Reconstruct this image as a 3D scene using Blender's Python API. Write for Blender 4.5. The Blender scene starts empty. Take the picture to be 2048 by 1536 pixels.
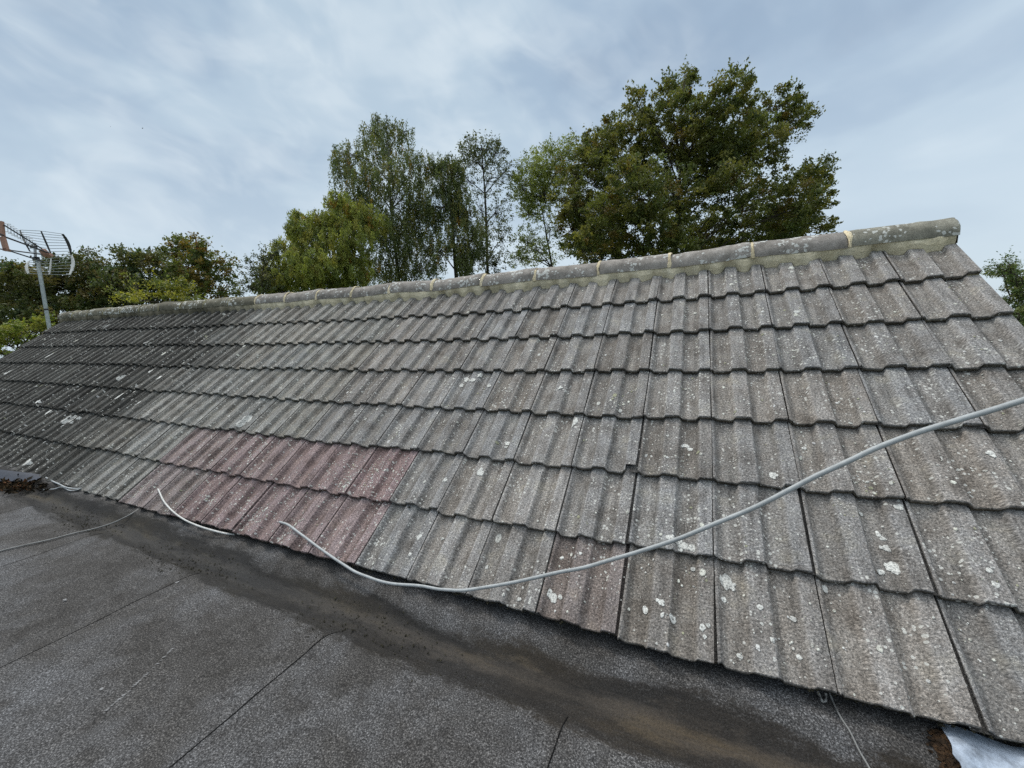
import bpy, math, random
import numpy as np
from mathutils import Matrix, Vector

random.seed(7)
rng = np.random.default_rng(7)
SC = bpy.context.scene
COL = SC.collection

# ------------------------------------------------------------------ camera
TH = math.radians(38.5)                       # pitch of the tiled roof
G, W = 0.32608, 0.30                          # gauge and cover width of a tile
SAG2, SAG3 = 0.007089, 0.0004254              # the old roof sags along its length
PR = np.array([[0.9067861, -0.2957213, 0.3004794], [0.0056694, 0.7212163, 0.6926867],
               [-0.4215528, -0.6264152, 0.6556655]])
PC = np.array([-0.0539619, 2.2999325, -1.5959308])
BR = np.array([[1, 0, 0], [0, -math.cos(TH), -math.sin(TH)], [0, math.sin(TH), -math.cos(TH)]]).T
F = 801.99
EZ = (BR @ np.array([0, 6 * G, 0]))[2]
Z0 = EZ - 0.115                               # flat roof level becomes z = 0
M = PR @ BR.T                                 # world -> camera (x right, y down, z forward)
CAM = BR @ PC - np.array([0, 0, Z0])
cam = bpy.data.cameras.new('camera')
cam.sensor_fit = 'HORIZONTAL'
cam.sensor_width = 36.0
cam.lens = 36.0 * F / 2048
cam.clip_start, cam.clip_end = 0.05, 3000
camo = bpy.data.objects.new('camera', cam)
COL.objects.link(camo)
mw = np.eye(4)
mw[:3, 0], mw[:3, 1], mw[:3, 2], mw[:3, 3] = M[0], -M[1], -M[2], CAM
camo.matrix_world = Matrix(mw.tolist())
SC.camera = camo

# ------------------------------------------------------------------ world, sun, exposure
SUN_EL, SUN_AZ = math.radians(50), math.radians(-70)   # azimuth from +Y towards +X
world = bpy.data.worlds.new('World')
SC.world = world
world.use_nodes = True
wn, wl = world.node_tree.nodes, world.node_tree.links
wn.clear()


def nd(tree, typ, **kw):
    n = tree.nodes.new(typ)
    for k, v in kw.items():
        if k.startswith('i_'):
            k = k[2:]
            n.inputs[int(k) if k.isdigit() else k.replace('_', ' ')].default_value = v
        else:
            setattr(n, k, v)
    return n


def ramp(tree, pts, interp='LINEAR'):
    n = tree.nodes.new('ShaderNodeValToRGB')
    cr = n.color_ramp
    cr.interpolation = interp
    while len(cr.elements) < len(pts):
        cr.elements.new(0.5)
    for e, (p, c) in zip(cr.elements, pts):
        e.position = p
        e.color = (c[0], c[1], c[2], 1) if hasattr(c, '__len__') else (c, c, c, 1)
    return n


def mixc(tree, fac, a, b, mode='MIX'):
    n = tree.nodes.new('ShaderNodeMix')
    n.data_type = 'RGBA'
    n.blend_type = mode
    for sock, val in ((n.inputs[0], fac), (n.inputs[6], a), (n.inputs[7], b)):
        if hasattr(val, 'is_linked'):
            tree.links.new(val, sock)
        elif hasattr(val, '__len__'):
            sock.default_value = (val[0], val[1], val[2], 1)
        else:
            sock.default_value = val
    return n.outputs[2]


def math_(tree, op, a, b=0.0, c=0.0, clamp=False):
    n = tree.nodes.new('ShaderNodeMath')
    n.operation = op
    n.use_clamp = clamp
    for s, v in zip(n.inputs, (a, b, c)):
        if hasattr(v, 'is_linked'):
            tree.links.new(v, s)
        else:
            s.default_value = v
    return n.outputs[0]


wt = world.node_tree
sky = nd(wt, 'ShaderNodeTexSky', sky_type='NISHITA', sun_disc=False, sun_elevation=SUN_EL,
         sun_rotation=-SUN_AZ, air_density=1.0, dust_density=1.5)
tc = nd(wt, 'ShaderNodeTexCoord')
sep = nd(wt, 'ShaderNodeSeparateXYZ')
wl.new(tc.outputs['Generated'], sep.inputs[0])
# broad cloud banks over the whole dome
mb_ = nd(wt, 'ShaderNodeMapping')
mb_.inputs['Scale'].default_value = (1.0, 1.0, 2.3)
mb_.inputs['Rotation'].default_value = (0.15, 0.25, 0.6)
mb_.inputs['Location'].default_value = (0.35, 1.7, 0.4)
wl.new(tc.outputs['Generated'], mb_.inputs[0])
n1 = nd(wt, 'ShaderNodeTexNoise', i_Scale=2.3, i_Detail=4.0, i_Roughness=0.5, i_Distortion=0.25)
wl.new(mb_.outputs[0], n1.inputs['Vector'])
# finer mottled streaks in the cloud base
mf_ = nd(wt, 'ShaderNodeMapping', vector_type='TEXTURE')
mf_.inputs['Rotation'].default_value = (math.radians(8), math.radians(30), math.radians(20))
mf_.inputs['Scale'].default_value = (1.0, 1.0, 0.62)
wl.new(tc.outputs['Generated'], mf_.inputs[0])
n2 = nd(wt, 'ShaderNodeTexNoise', i_Scale=4.2, i_Detail=4.0, i_Roughness=0.5, i_Distortion=0.9)
wl.new(mf_.outputs[0], n2.inputs['Vector'])
n3 = nd(wt, 'ShaderNodeTexNoise', i_Scale=10.0, i_Detail=3.0, i_Roughness=0.5, i_Distortion=0.8)
wl.new(mf_.outputs[0], n3.inputs['Vector'])
big = ramp(wt, [(0.34, (0.330, 0.435, 0.565)), (0.46, (0.385, 0.500, 0.630)), (0.58, (0.480, 0.600, 0.710)), (0.70, (0.60, 0.705, 0.79))], 'EASE')
wl.new(n1.outputs[0], big.inputs[0])
elev = ramp(wt, [(0.0, 0.85), (0.16, 0.62), (0.36, 0.16), (0.5, 0.0)], 'EASE')
wl.new(sep.outputs[2], elev.inputs[0])
c1 = mixc(wt, elev.outputs[0], big.outputs[0], (0.62, 0.725, 0.805))
left = ramp(wt, [(0.25, 1.0), (0.62, 0.22)], 'EASE')          # the mottled part lies over towards -x
wl.new(math_(wt, 'MULTIPLY_ADD', sep.outputs[0], 0.5, 0.5), left.inputs[0])
fine = ramp(wt, [(0.40, 0.0), (0.72, 1.0)], 'EASE')
wl.new(math_(wt, 'MULTIPLY_ADD', n3.outputs[0], 0.35, math_(wt, 'MULTIPLY', n2.outputs[0], 0.65)), fine.inputs[0])
c2 = mixc(wt, math_(wt, 'MULTIPLY', math_(wt, 'MULTIPLY', fine.outputs[0], left.outputs[0]), 0.62), c1, (0.76, 0.84, 0.89))
# the zenith of an overcast sky is the brightest part of it, behind the camera it is dimmed to darken the tile flanks
zen = ramp(wt, [(0.66, 0.0), (0.95, 1.0)])
wl.new(sep.outputs[2], zen.inputs[0])
c2 = mixc(wt, zen.outputs[0], c2, (1.95, 1.98, 2.0))
back = ramp(wt, [(0.30, (0.85, 0.85, 0.85)), (0.52, (1.0, 1.0, 1.0))])
wl.new(math_(wt, 'MULTIPLY_ADD', sep.outputs[1], 0.5, 0.5), back.inputs[0])
c2 = mixc(wt, 1.0, c2, back.outputs[0], 'MULTIPLY')
c3 = mixc(wt, 1.0, c2, (10.0, 10.0, 10.0), 'MULTIPLY')
c4 = mixc(wt, 0.9, sky.outputs[0], c3)
bg = nd(wt, 'ShaderNodeBackground', i_Strength=0.1)
wl.new(c4, bg.inputs[0])
wo = nd(wt, 'ShaderNodeOutputWorld')
wl.new(bg.outputs[0], wo.inputs[0])

sun = bpy.data.lights.new('sun', 'SUN')
sun.energy, sun.angle, sun.color = 1.5, math.radians(10), (1.0, 0.95, 0.88)
suno = bpy.data.objects.new('sun', sun)
COL.objects.link(suno)
sd = Vector((math.sin(SUN_AZ) * math.cos(SUN_EL), math.cos(SUN_AZ) * math.cos(SUN_EL), math.sin(SUN_EL)))
suno.rotation_euler = sd.to_track_quat('Z', 'Y').to_euler()

SC.view_settings.view_transform = 'Standard'
SC.view_settings.look = 'None'
SC.view_settings.exposure = 0.12
SC.view_settings.gamma = 1.0
SC.view_settings.use_curve_mapping = False
SC.render.engine = 'CYCLES'
SC.cycles.use_denoising = False
SC.cycles.max_bounces = 6
SC.cycles.transparent_max_bounces = 4


# ------------------------------------------------------------------ helpers
def sag(u):
    return SAG2 * u * u + SAG3 * u ** 3


def rw(u, v, h):
    """Roof coordinates (metres along, down the slope, out of the plane) -> world."""
    u, v, h = np.broadcast_arrays(np.asarray(u, float), np.asarray(v, float), np.asarray(h, float))
    p = np.stack([u, v, -(h + sag(u))], -1) @ BR.T
    p[..., 2] -= Z0
    return p


def ray(x, y):
    return M.T @ np.array([(x - 1024) / F, (y - 768) / F, 1.0])


def at(x, y, dist):
    """Point seen at photo position (x, y), DIST metres in front of the camera."""
    return CAM + ray(x, y) * dist


def on_z(x, y, z):
    d = ray(x, y)
    return CAM + d * ((z - CAM[2]) / d[2])


def on_roof(x, y, h=0.0):
    """(u, v) on the roof plane."""
    d = BR.T @ ray(x, y)
    c = PC
    t = (-h - c[2]) / d[2]
    for _ in range(40):
        q = c + t * d
        t = (-h - sag(q[0]) - c[2]) / d[2]
    return q[0], q[1]


class MB:
    """Collects geometry into one mesh."""

    def __init__(s):
        s.v, s.f, s.m, s.n = [], [], [], 0
        s.uv, s.tint = [], []

    def add(s, verts, faces, mat=0, uv=None, tint=None):
        verts = np.asarray(verts, float).reshape(-1, 3)
        k = s.n
        s.v.append(verts)
        s.f.extend([tuple(i + k for i in f) for f in faces])
        s.m.extend([mat] * len(faces))
        s.uv.append(np.asarray(uv, float).reshape(-1, 2) if uv is not None else verts[:, :2].copy())
        t = np.ones((len(verts), 4)) if tint is None else np.broadcast_to(np.asarray(tint, float), (len(verts), 4))
        s.tint.append(np.array(t))
        s.n += len(verts)

    def grid(s, P, mat=0, uv=None, tint=None, close_u=False):
        a, b = P.shape[:2]
        fs = []
        for i in range(a - 1):
            for j in range(b - 1):
                fs.append((i * b + j, i * b + j + 1, (i + 1) * b + j + 1, (i + 1) * b + j))
            if close_u:
                fs.append((i * b + b - 1, i * b, (i + 1) * b, (i + 1) * b + b - 1))
        s.add(P.reshape(-1, 3), fs, mat, None if uv is None else uv.reshape(-1, 2),
              None if tint is None else np.asarray(tint).reshape(-1, 4) if np.ndim(tint) > 1 else tint)

    def box(s, lo, hi, mat=0, tint=None):
        x0, y0, z0 = lo
        x1, y1, z1 = hi
        v = [(x0, y0, z0), (x1, y0, z0), (x1, y1, z0), (x0, y1, z0), (x0, y0, z1), (x1, y0, z1), (x1, y1, z1), (x0, y1, z1)]
        s.add(v, [(3, 2, 1, 0), (4, 5, 6, 7), (0, 1, 5, 4), (1, 2, 6, 5), (2, 3, 7, 6), (3, 0, 4, 7)], mat, tint=tint)

    def tube(s, pts, rad, sides=8, mat=0, caps=True, tint=None):
        pts = np.asarray(pts, float)
        n = len(pts)
        rad = np.broadcast_to(np.asarray(rad, float), (n,))
        tan = np.gradient(pts, axis=0)
        tan /= np.linalg.norm(tan, axis=1)[:, None] + 1e-12
        ref = np.array([0, 0, 1.0]) if abs(tan[0][2]) < 0.9 else np.array([1.0, 0, 0])
        P = np.zeros((n, sides, 3))
        nx = np.cross(ref, tan[0])
        for i in range(n):
            nx = nx - tan[i] * (nx @ tan[i])
            nx /= np.linalg.norm(nx) + 1e-12
            ny = np.cross(tan[i], nx)
            a = np.arange(sides) * 2 * math.pi / sides
            P[i] = pts[i] + rad[i] * (np.cos(a)[:, None] * nx + np.sin(a)[:, None] * ny)
        s.grid(P, mat, tint=tint, close_u=True)
        if caps:
            k = s.n - n * sides
            s.f.append(tuple(k + i for i in reversed(range(sides))))
            s.f.append(tuple(k + (n - 1) * sides + i for i in range(sides)))
            s.m.extend([mat, mat])

    def build(s, name, mats, parent=None, smooth=False):
        me = bpy.data.meshes.new(name)
        V = np.concatenate(s.v)
        me.from_pydata(V.tolist(), [], s.f)
        for m in (mats if isinstance(mats, (list, tuple)) else [mats]):
            me.materials.append(m)
        me.polygons.foreach_set('material_index', np.array(s.m, dtype=np.int32))
        li = np.empty(len(me.loops), dtype=np.int32)
        me.loops.foreach_get('vertex_index', li)
        uv = me.uv_layers.new(name='UVMap')
        uv.data.foreach_set('uv', np.concatenate(s.uv)[li].astype(np.float32).ravel())
        at_ = me.attributes.new('tint', 'FLOAT_COLOR', 'POINT')
        at_.data.foreach_set('color', np.concatenate(s.tint).astype(np.float32).ravel())
        if smooth:
            me.polygons.foreach_set('use_smooth', np.ones(len(me.polygons), dtype=bool))
        me.update()
        o = bpy.data.objects.new(name, me)
        COL.objects.link(o)
        if parent is not None:
            o.parent = parent
            o.matrix_parent_inverse = Matrix.Translation(-Vector(parent.location))
        return o


def tag(o, label=None, cat=None, group=None, kind=None):
    for k, v in (('label', label), ('category', cat), ('group', group), ('kind', kind)):
        if v:
            o[k] = v
    return o


def empty(name, loc, label, cat, group=None):
    o = bpy.data.objects.new(name, None)
    o.location = loc
    COL.objects.link(o)
    return tag(o, label, cat, group)


def smoothnoise(n, amp, k=5):
    a = rng.normal(size=n + 2 * k)
    a = np.convolve(a, np.hanning(k + 2)[1:-1], 'same')[k:-k]
    return amp * a / (a.std() + 1e-9)


# ------------------------------------------------------------------ materials
def new_mat(name):
    m = bpy.data.materials.new(name)
    m.use_nodes = True
    t = m.node_tree
    t.nodes.clear()
    out = t.nodes.new('ShaderNodeOutputMaterial')
    b = t.nodes.new('ShaderNodeBsdfPrincipled')
    t.links.new(b.outputs[0], out.inputs[0])
    return m, t, b


def noise(t, vec, scale, detail=3.0, rough=0.55, dist=0.0):
    n = nd(t, 'ShaderNodeTexNoise', i_Scale=scale, i_Detail=detail, i_Roughness=rough, i_Distortion=dist)
    if vec is not None:
        t.links.new(vec, n.inputs['Vector'])
    return n.outputs[0]


def setc(t, sock, c):
    if hasattr(c, 'is_linked'):
        t.links.new(c, sock)
    else:
        sock.default_value = (c[0], c[1], c[2], 1)


def bump(t, b, height, strength, distance):
    n = nd(t, 'ShaderNodeBump', i_Strength=strength, i_Distance=distance)
    t.links.new(height, n.inputs['Height'])
    t.links.new(n.outputs[0], b.inputs['Normal'])


def uvvec(t, sx, sy, off=(0, 0, 0)):
    u = nd(t, 'ShaderNodeUVMap', uv_map='UVMap')
    mpn = nd(t, 'ShaderNodeMapping')
    mpn.inputs['Scale'].default_value = (sx, sy, 1)
    mpn.inputs['Location'].default_value = off
    t.links.new(u.outputs[0], mpn.inputs[0])
    return mpn.outputs[0]


def concrete_tile_mat(name, spots=1.0):
    m, t, b = new_mat(name)
    att = nd(t, 'ShaderNodeAttribute', attribute_name='tint')
    uv = uvvec(t, 1, 1)
    # coarse sandy grain
    g1 = ramp(t, [(0.32, 0.30), (0.49, 0.92), (0.56, 1.15), (0.70, 2.1)])
    t.links.new(noise(t, uv, 140, 2.0, 0.8), g1.inputs[0])
    c = mixc(t, 0.9, att.outputs['Color'], g1.outputs[0], 'MULTIPLY')
    # blotches and streaks washed down the slope
    s1 = ramp(t, [(0.30, 0.46), (0.42, 0.82), (0.52, 1.0), (0.70, 1.34)])
    t.links.new(noise(t, uvvec(t, 34, 4.0), 1.0, 4.0, 0.6), s1.inputs[0])
    c = mixc(t, 0.8, c, s1.outputs[0], 'MULTIPLY')
    bl = ramp(t, [(0.30, (0.56, 0.53, 0.50)), (0.44, (0.87, 0.845, 0.82)), (0.55, (1.0, 1.0, 1.0)), (0.75, (1.22, 1.18, 1.06))])
    t.links.new(noise(t, uv, 9, 4.0, 0.6), bl.inputs[0])
    c = mixc(t, 0.9, c, bl.outputs[0], 'MULTIPLY')
    # pale crust of tiny lichen
    v = nd(t, 'ShaderNodeTexVoronoi', i_Scale=78.0, i_Randomness=1.0)
    t.links.new(uv, v.inputs['Vector'])
    sepc = nd(t, 'ShaderNodeSeparateColor')
    t.links.new(v.outputs['Color'], sepc.inputs[0])
    thr = math_(t, 'MULTIPLY', math_(t, 'POWER', sepc.outputs[0], 2.6), 0.42)
    patch = ramp(t, [(0.40, 0.0), (0.62, 1.0)])
    t.links.new(noise(t, uv, 3.1, 3.0, 0.6), patch.inputs[0])
    thr = math_(t, 'MULTIPLY', thr, math_(t, 'MULTIPLY_ADD', patch.outputs[0], 0.9, 0.35))
    spot = math_(t, 'LESS_THAN', v.outputs['Distance'], math_(t, 'MULTIPLY', thr, spots))
    c = mixc(t, math_(t, 'MULTIPLY', spot, 0.8), c, (0.66, 0.66, 0.61))
    setc(t, b.inputs['Base Color'], c)
    b.inputs['Roughness'].default_value = 0.92
    b.inputs['Specular IOR Level'].default_value = 0.25
    hgt = math_(t, 'ADD', noise(t, uv, 190, 2.0, 0.7), math_(t, 'MULTIPLY', noise(t, uv, 40, 3.0, 0.6), 0.8))
    bump(t, b, hgt, 0.9, 0.005)
    return m


MAT_TILE = concrete_tile_mat('weathered_concrete_tile')


def lichen_mat():
    m, t, b = new_mat('white_lichen')
    att = nd(t, 'ShaderNodeAttribute', attribute_name='tint')
    uv = uvvec(t, 1, 1)
    r = ramp(t, [(0.36, 0.35), (0.52, 1.0), (0.7, 1.15)])
    t.links.new(noise(t, uv, 160, 3.0, 0.7), r.inputs[0])
    c = mixc(t, 1.0, att.outputs['Color'], r.outputs[0], 'MULTIPLY')
    setc(t, b.inputs['Base Color'], c)
    b.inputs['Roughness'].default_value = 0.95
    bump(t, b, noise(t, uv, 200, 2.0), 0.7, 0.002)
    return m


MAT_LICHEN = lichen_mat()


def rough_mat(name, c_dark, c_mid, c_light, scale, grain=220, bumpd=0.003, rough=0.92, spots=0.0, spot_scale=40):
    m, t, b = new_mat(name)
    att = nd(t, 'ShaderNodeAttribute', attribute_name='tint')
    tcn = nd(t, 'ShaderNodeTexCoord')
    o = tcn.outputs['Object']
    r = ramp(t, [(0.3, c_dark), (0.5, c_mid), (0.72, c_light)])
    t.links.new(noise(t, o, scale, 5.0, 0.65), r.inputs[0])
    g = ramp(t, [(0.3, 0.6), (0.5, 1.0), (0.7, 1.4)])
    t.links.new(noise(t, o, grain, 2.0, 0.7), g.inputs[0])
    c = mixc(t, 0.9, r.outputs[0], g.outputs[0], 'MULTIPLY')
    c = mixc(t, 1.0, c, att.outputs['Color'], 'MULTIPLY')
    if spots:
        v = nd(t, 'ShaderNodeTexVoronoi', i_Scale=spot_scale)
        dv = nd(t, 'ShaderNodeVectorMath', operation='ADD')
        t.links.new(o, dv.inputs[0])
        nn = nd(t, 'ShaderNodeTexNoise', i_Scale=60.0)
        t.links.new(o, nn.inputs['Vector'])
        sc_ = nd(t, 'ShaderNodeVectorMath', operation='SCALE')
        sc_.inputs['Scale'].default_value = 0.02
        t.links.new(nn.outputs['Color'], sc_.inputs[0])
        t.links.new(sc_.outputs[0], dv.inputs[1])
        t.links.new(dv.outputs[0], v.inputs['Vector'])
        sp = nd(t, 'ShaderNodeSeparateColor')
        t.links.new(v.outputs['Color'], sp.inputs[0])
        pt = ramp(t, [(0.42, 0.0), (0.6, 1.0)])
        t.links.new(noise(t, o, 5, 3.0), pt.inputs[0])
        th = math_(t, 'MULTIPLY', math_(t, 'POWER', sp.outputs[0], 2.0), math_(t, 'MULTIPLY', pt.outputs[0], spots))
        k = math_(t, 'LESS_THAN', v.outputs['Distance'], th)
        c = mixc(t, math_(t, 'MULTIPLY', k, 0.8), c, (0.66, 0.67, 0.63))
    setc(t, b.inputs['Base Color'], c)
    b.inputs['Roughness'].default_value = rough
    b.inputs['Specular IOR Level'].default_value = 0.25
    bump(t, b, noise(t, o, grain, 3.0, 0.65), 0.7, bumpd)
    return m


MAT_RIDGE = rough_mat('ridge_concrete', (0.18, 0.165, 0.145), (0.285, 0.26, 0.232), (0.40, 0.37, 0.335), 14, spots=1.0, spot_scale=46)
MAT_MORTAR = rough_mat('sandy_mortar', (0.46, 0.40, 0.27), (0.70, 0.62, 0.44), (0.78, 0.71, 0.54), 9, 200, 0.003)
MAT_UNDER = rough_mat('dark_underlay', (0.02, 0.02, 0.02), (0.03, 0.03, 0.03), (0.04, 0.04, 0.04), 6)
MAT_WALL = rough_mat('wall_render', (0.25, 0.15, 0.11), (0.31, 0.19, 0.14), (0.36, 0.23, 0.17), 12)
MAT_MOSS = rough_mat('eaves_moss', (0.015, 0.014, 0.010), (0.035, 0.032, 0.02), (0.07, 0.065, 0.035), 60, 300)


def felt_mat():
    m, t, b = new_mat('mineral_felt')
    tcn = nd(t, 'ShaderNodeTexCoord')
    o = tcn.outputs['Object']
    att = nd(t, 'ShaderNodeAttribute', attribute_name='tint')
    # blue-black and grey granules
    n_g = noise(t, o, 215, 2.0, 0.78)
    g = ramp(t, [(0.32, (0.014, 0.014, 0.014)), (0.47, (0.058, 0.057, 0.057)), (0.56, (0.100, 0.099, 0.099)), (0.70, (0.29, 0.288, 0.288))])
    t.links.new(n_g, g.inputs[0])
    c = g.outputs[0]
    # big damp and dusty patches
    p1 = ramp(t, [(0.32, (0.58, 0.55, 0.51)), (0.44, (0.80, 0.77, 0.73)), (0.53, (0.98, 0.97, 0.96)), (0.66, (1.22, 1.24, 1.27))])
    t.links.new(noise(t, o, 2.6, 5.0, 0.6, 0.4), p1.inputs[0])
    c = mixc(t, 1.0, c, p1.outputs[0], 'MULTIPLY')
    p2 = ramp(t, [(0.33, (0.66, 0.64, 0.62)), (0.5, (1, 1, 1)), (0.68, (1.12, 1.12, 1.12))])
    t.links.new(noise(t, o, 14, 4.0, 0.6), p2.inputs[0])
    c = mixc(t, 0.8, c, p2.outputs[0], 'MULTIPLY')
    # silt left in the valley: a band along x, with a ragged edge
    sp = nd(t, 'ShaderNodeSeparateXYZ')
    t.links.new(o, sp.inputs[0])
    mpn = nd(t, 'ShaderNodeMapping')
    mpn.inputs['Scale'].default_value = (2.2, 7.0, 1)
    t.links.new(o, mpn.inputs[0])
    wob = math_(t, 'MULTIPLY_ADD', noise(t, mpn.outputs[0], 1.3, 6.0, 0.74), 0.24, -0.12)
    yy = math_(t, 'ADD', sp.outputs[1], wob)
    band = ramp(t, [(0.0, 0.0), (0.18, 0.9), (0.52, 1.0), (0.82, 0.95), (1.0, 0.0)], 'EASE')
    t.links.new(math_(t, 'DIVIDE', math_(t, 'SUBTRACT', yy, FY0 - 0.045), 0.245), band.inputs[0])
    siltn = ramp(t, [(0.36, (0.034, 0.032, 0.030)), (0.50, (0.060, 0.054, 0.047)), (0.62, (0.076, 0.064, 0.046)), (0.76, (0.115, 0.088, 0.054))])
    mp2 = nd(t, 'ShaderNodeMapping')
    mp2.inputs['Scale'].default_value = (1.7, 9.0, 1)
    t.links.new(o, mp2.inputs[0])
    t.links.new(noise(t, mp2.outputs[0], 1.0, 6.0, 0.68, 0.3), siltn.inputs[0])
    sg = ramp(t, [(0.3, 0.55), (0.5, 1.0), (0.7, 1.3)])
    t.links.new(noise(t, o, 150, 3.0, 0.7), sg.inputs[0])
    silt = mixc(t, 0.8, siltn.outputs[0], sg.outputs[0], 'MULTIPLY')
    # the silt dries pale in the middle of the channel and is much darker along both sides
    cross = ramp(t, [(0.0, 0.40), (0.20, 0.20), (0.32, 0.40), (0.48, 0.95), (0.60, 0.80), (0.76, 0.25), (1.0, 0.42)], 'EASE')
    t.links.new(math_(t, 'DIVIDE', math_(t, 'SUBTRACT', yy, FY0 - 0.045), 0.245), cross.inputs[0])
    dry = ramp(t, [(0.0, (0.82, 0.86, 0.90)), (1.0, (1.12, 1.00, 0.86))])
    t.links.new(math_(t, 'MULTIPLY_ADD', sp.outputs[0], 0.5, 1.0, True), dry.inputs[0])
    silt = mixc(t, 1.0, silt, dry.outputs[0], 'MULTIPLY')
    silt = mixc(t, 0.95, silt, cross.outputs[0], 'MULTIPLY')
    c = mixc(t, math_(t, 'MULTIPLY', band.outputs[0], 0.92), c, silt)
    c = mixc(t, 1.0, c, att.outputs['Color'], 'MULTIPLY')
    setc(t, b.inputs['Base Color'], c)
    b.inputs['Roughness'].default_value = 0.85
    b.inputs['Specular IOR Level'].default_value = 0.3
    bump(t, b, noise(t, o, 210, 2.0, 0.75), 0.9, 0.004)
    return m


FY0 = CAM[1] + 1.015                         # where the sheets end at the valley
MAT_FELT = felt_mat()


def plain_mat(name, col, rough=0.6, metal=0.0, nscale=40, amt=0.25, spec=0.4):
    m, t, b = new_mat(name)
    tcn = nd(t, 'ShaderNodeTexCoord')
    r = ramp(t, [(0.3, tuple(c * (1 - amt) for c in col)), (0.7, tuple(min(1, c * (1 + amt)) for c in col))])
    t.links.new(noise(t, tcn.outputs['Object'], nscale, 4.0, 0.65), r.inputs[0])
    setc(t, b.inputs['Base Color'], r.outputs[0])
    b.inputs['Roughness'].default_value = rough
    b.inputs['Metallic'].default_value = metal
    b.inputs['Specular IOR Level'].default_value = spec
    if metal:
        bump(t, b, noise(t, tcn.outputs['Object'], 26, 4.0, 0.6), 0.5, 0.006)
    return m


MAT_BITUMEN = plain_mat('bitumen', (0.006, 0.006, 0.006), 0.9, spec=0.08)
MAT_CABLE = plain_mat('grey_cable_sheath', (0.40, 0.42, 0.42), 0.5, 0, 30, 0.18)
MAT_CABLE_D = plain_mat('dirty_cable_sheath', (0.22, 0.22, 0.21), 0.6, 0, 30, 0.3)
MAT_CABLE_W = plain_mat('white_cable_sheath', (0.60, 0.60, 0.57), 0.5, 0, 30, 0.18)
MAT_LEAD = plain_mat('lead_sheet', (0.37, 0.43, 0.51), 0.5, 0.3, 30, 0.5)
MAT_LEAD_D = plain_mat('dull_lead', (0.035, 0.042, 0.058), 0.7, 0.2, 18, 0.3)
MAT_ALU = plain_mat('aluminium', (0.42, 0.43, 0.44), 0.45, 0.6, 20, 0.2)
MAT_MAST = plain_mat('galvanised_mast', (0.34, 0.38, 0.37), 0.5, 0.2, 20, 0.25)
MAT_BLACK = plain_mat('black_plastic', (0.015, 0.015, 0.016), 0.5)
MAT_DGREY = plain_mat('dark_metal', (0.09, 0.09, 0.10), 0.5, 0.4)
MAT_ORANGE = plain_mat('faded_orange_plastic', (0.34, 0.19, 0.135), 0.6, 0, 30, 0.25)
MAT_BARK = plain_mat('bark', (0.060, 0.050, 0.040), 0.9, 0, 12, 0.45, 0.2)
MAT_BARK_P = plain_mat('pale_bark', (0.13, 0.12, 0.105), 0.9, 0, 8, 0.5, 0.2)
MAT_GRASS = plain_mat('grass_ground', (0.06, 0.085, 0.03), 0.9, 0, 1.5, 0.4, 0.2)
MAT_BIRD = plain_mat('dark_feathers', (0.02, 0.02, 0.02), 0.8)
MAT_RUST = rough_mat('dead_moss', (0.010, 0.007, 0.004), (0.032, 0.019, 0.010), (0.085, 0.046, 0.021), 60, 300)


def leaf_mat():
    m, t, b = new_mat('leaf')
    att = nd(t, 'ShaderNodeAttribute', attribute_name='tint')
    c = att.outputs['Color']
    setc(t, b.inputs['Base Color'], c)
    b.inputs['Roughness'].default_value = 0.55
    b.inputs['Specular IOR Level'].default_value = 0.35
    tr = nd(t, 'ShaderNodeBsdfTranslucent')
    setc(t, tr.inputs[0], mixc(t, 1.0, c, (1.25, 1.3, 0.7), 'MULTIPLY'))
    mx = nd(t, 'ShaderNodeMixShader', i_0=0.36)
    t.links.new(b.outputs[0], mx.inputs[1])
    t.links.new(tr.outputs[0], mx.inputs[2])
    out = [n for n in t.nodes if n.type == 'OUTPUT_MATERIAL'][0]
    t.links.new(mx.outputs[0], out.inputs[0])
    return m


MAT_LEAF = leaf_mat()

# ------------------------------------------------------------------ ground
mb = MB()
GZ = -2.7
mb.box((-1500, -1500, GZ - 1), (1500, 1500, GZ))
tag(mb.build('ground', MAT_GRASS), kind='structure')

# ------------------------------------------------------------------ tiled roof
RH = 0.0225                                    # height of a roll above the pan
PROF = [(0.0, -0.14), (0.030, -0.14), (0.068, -1), (0.292, -1), (0.333, 0), (0.542, 0), (0.580, -1), (0.800, -1), (0.838, 0), (1.0, 0)]
PS, PH = np.array([p[0] for p in PROF]), np.array([p[1] for p in PROF])


def prof(s):
    s = np.asarray(s, float)
    e = 0.009
    return RH * (np.interp(s - e, PS, PH) + 2 * np.interp(s, PS, PH) + np.interp(s + e, PS, PH)) / 4


SS = sorted({0.0, 0.012, 0.5, 0.18, 0.69, 0.44, 0.92, 1.0} | {round(s + d, 4) for s in PS[1:-1] for d in (-0.012, 0, 0.012)})
SS = np.array(SS)
COLS = list(range(-31, 4))
ROWS = range(7)
LIFT = 0.024


def tile_kind(i, j):
    if j in (5, 6) and -12 <= i <= -6:
        return 'red'
    if j == 6 and i == -2:
        return 'ruddy'
    return 'dark' if darkness(i, j) > 0.5 else 'grey'


def darkness(i, j):
    lim = (-15.6, -15.2, -14.2, -15.4, -15.6, -15.4, -14.6)[j]
    x = (lim - i + 0.5 * math.sin(i * 7.3 + j * 3.1)) / 3.4
    return min(1.0, max(0.0, x * 0.85 + 0.55)) if i < lim + 0.6 else 0.0


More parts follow.
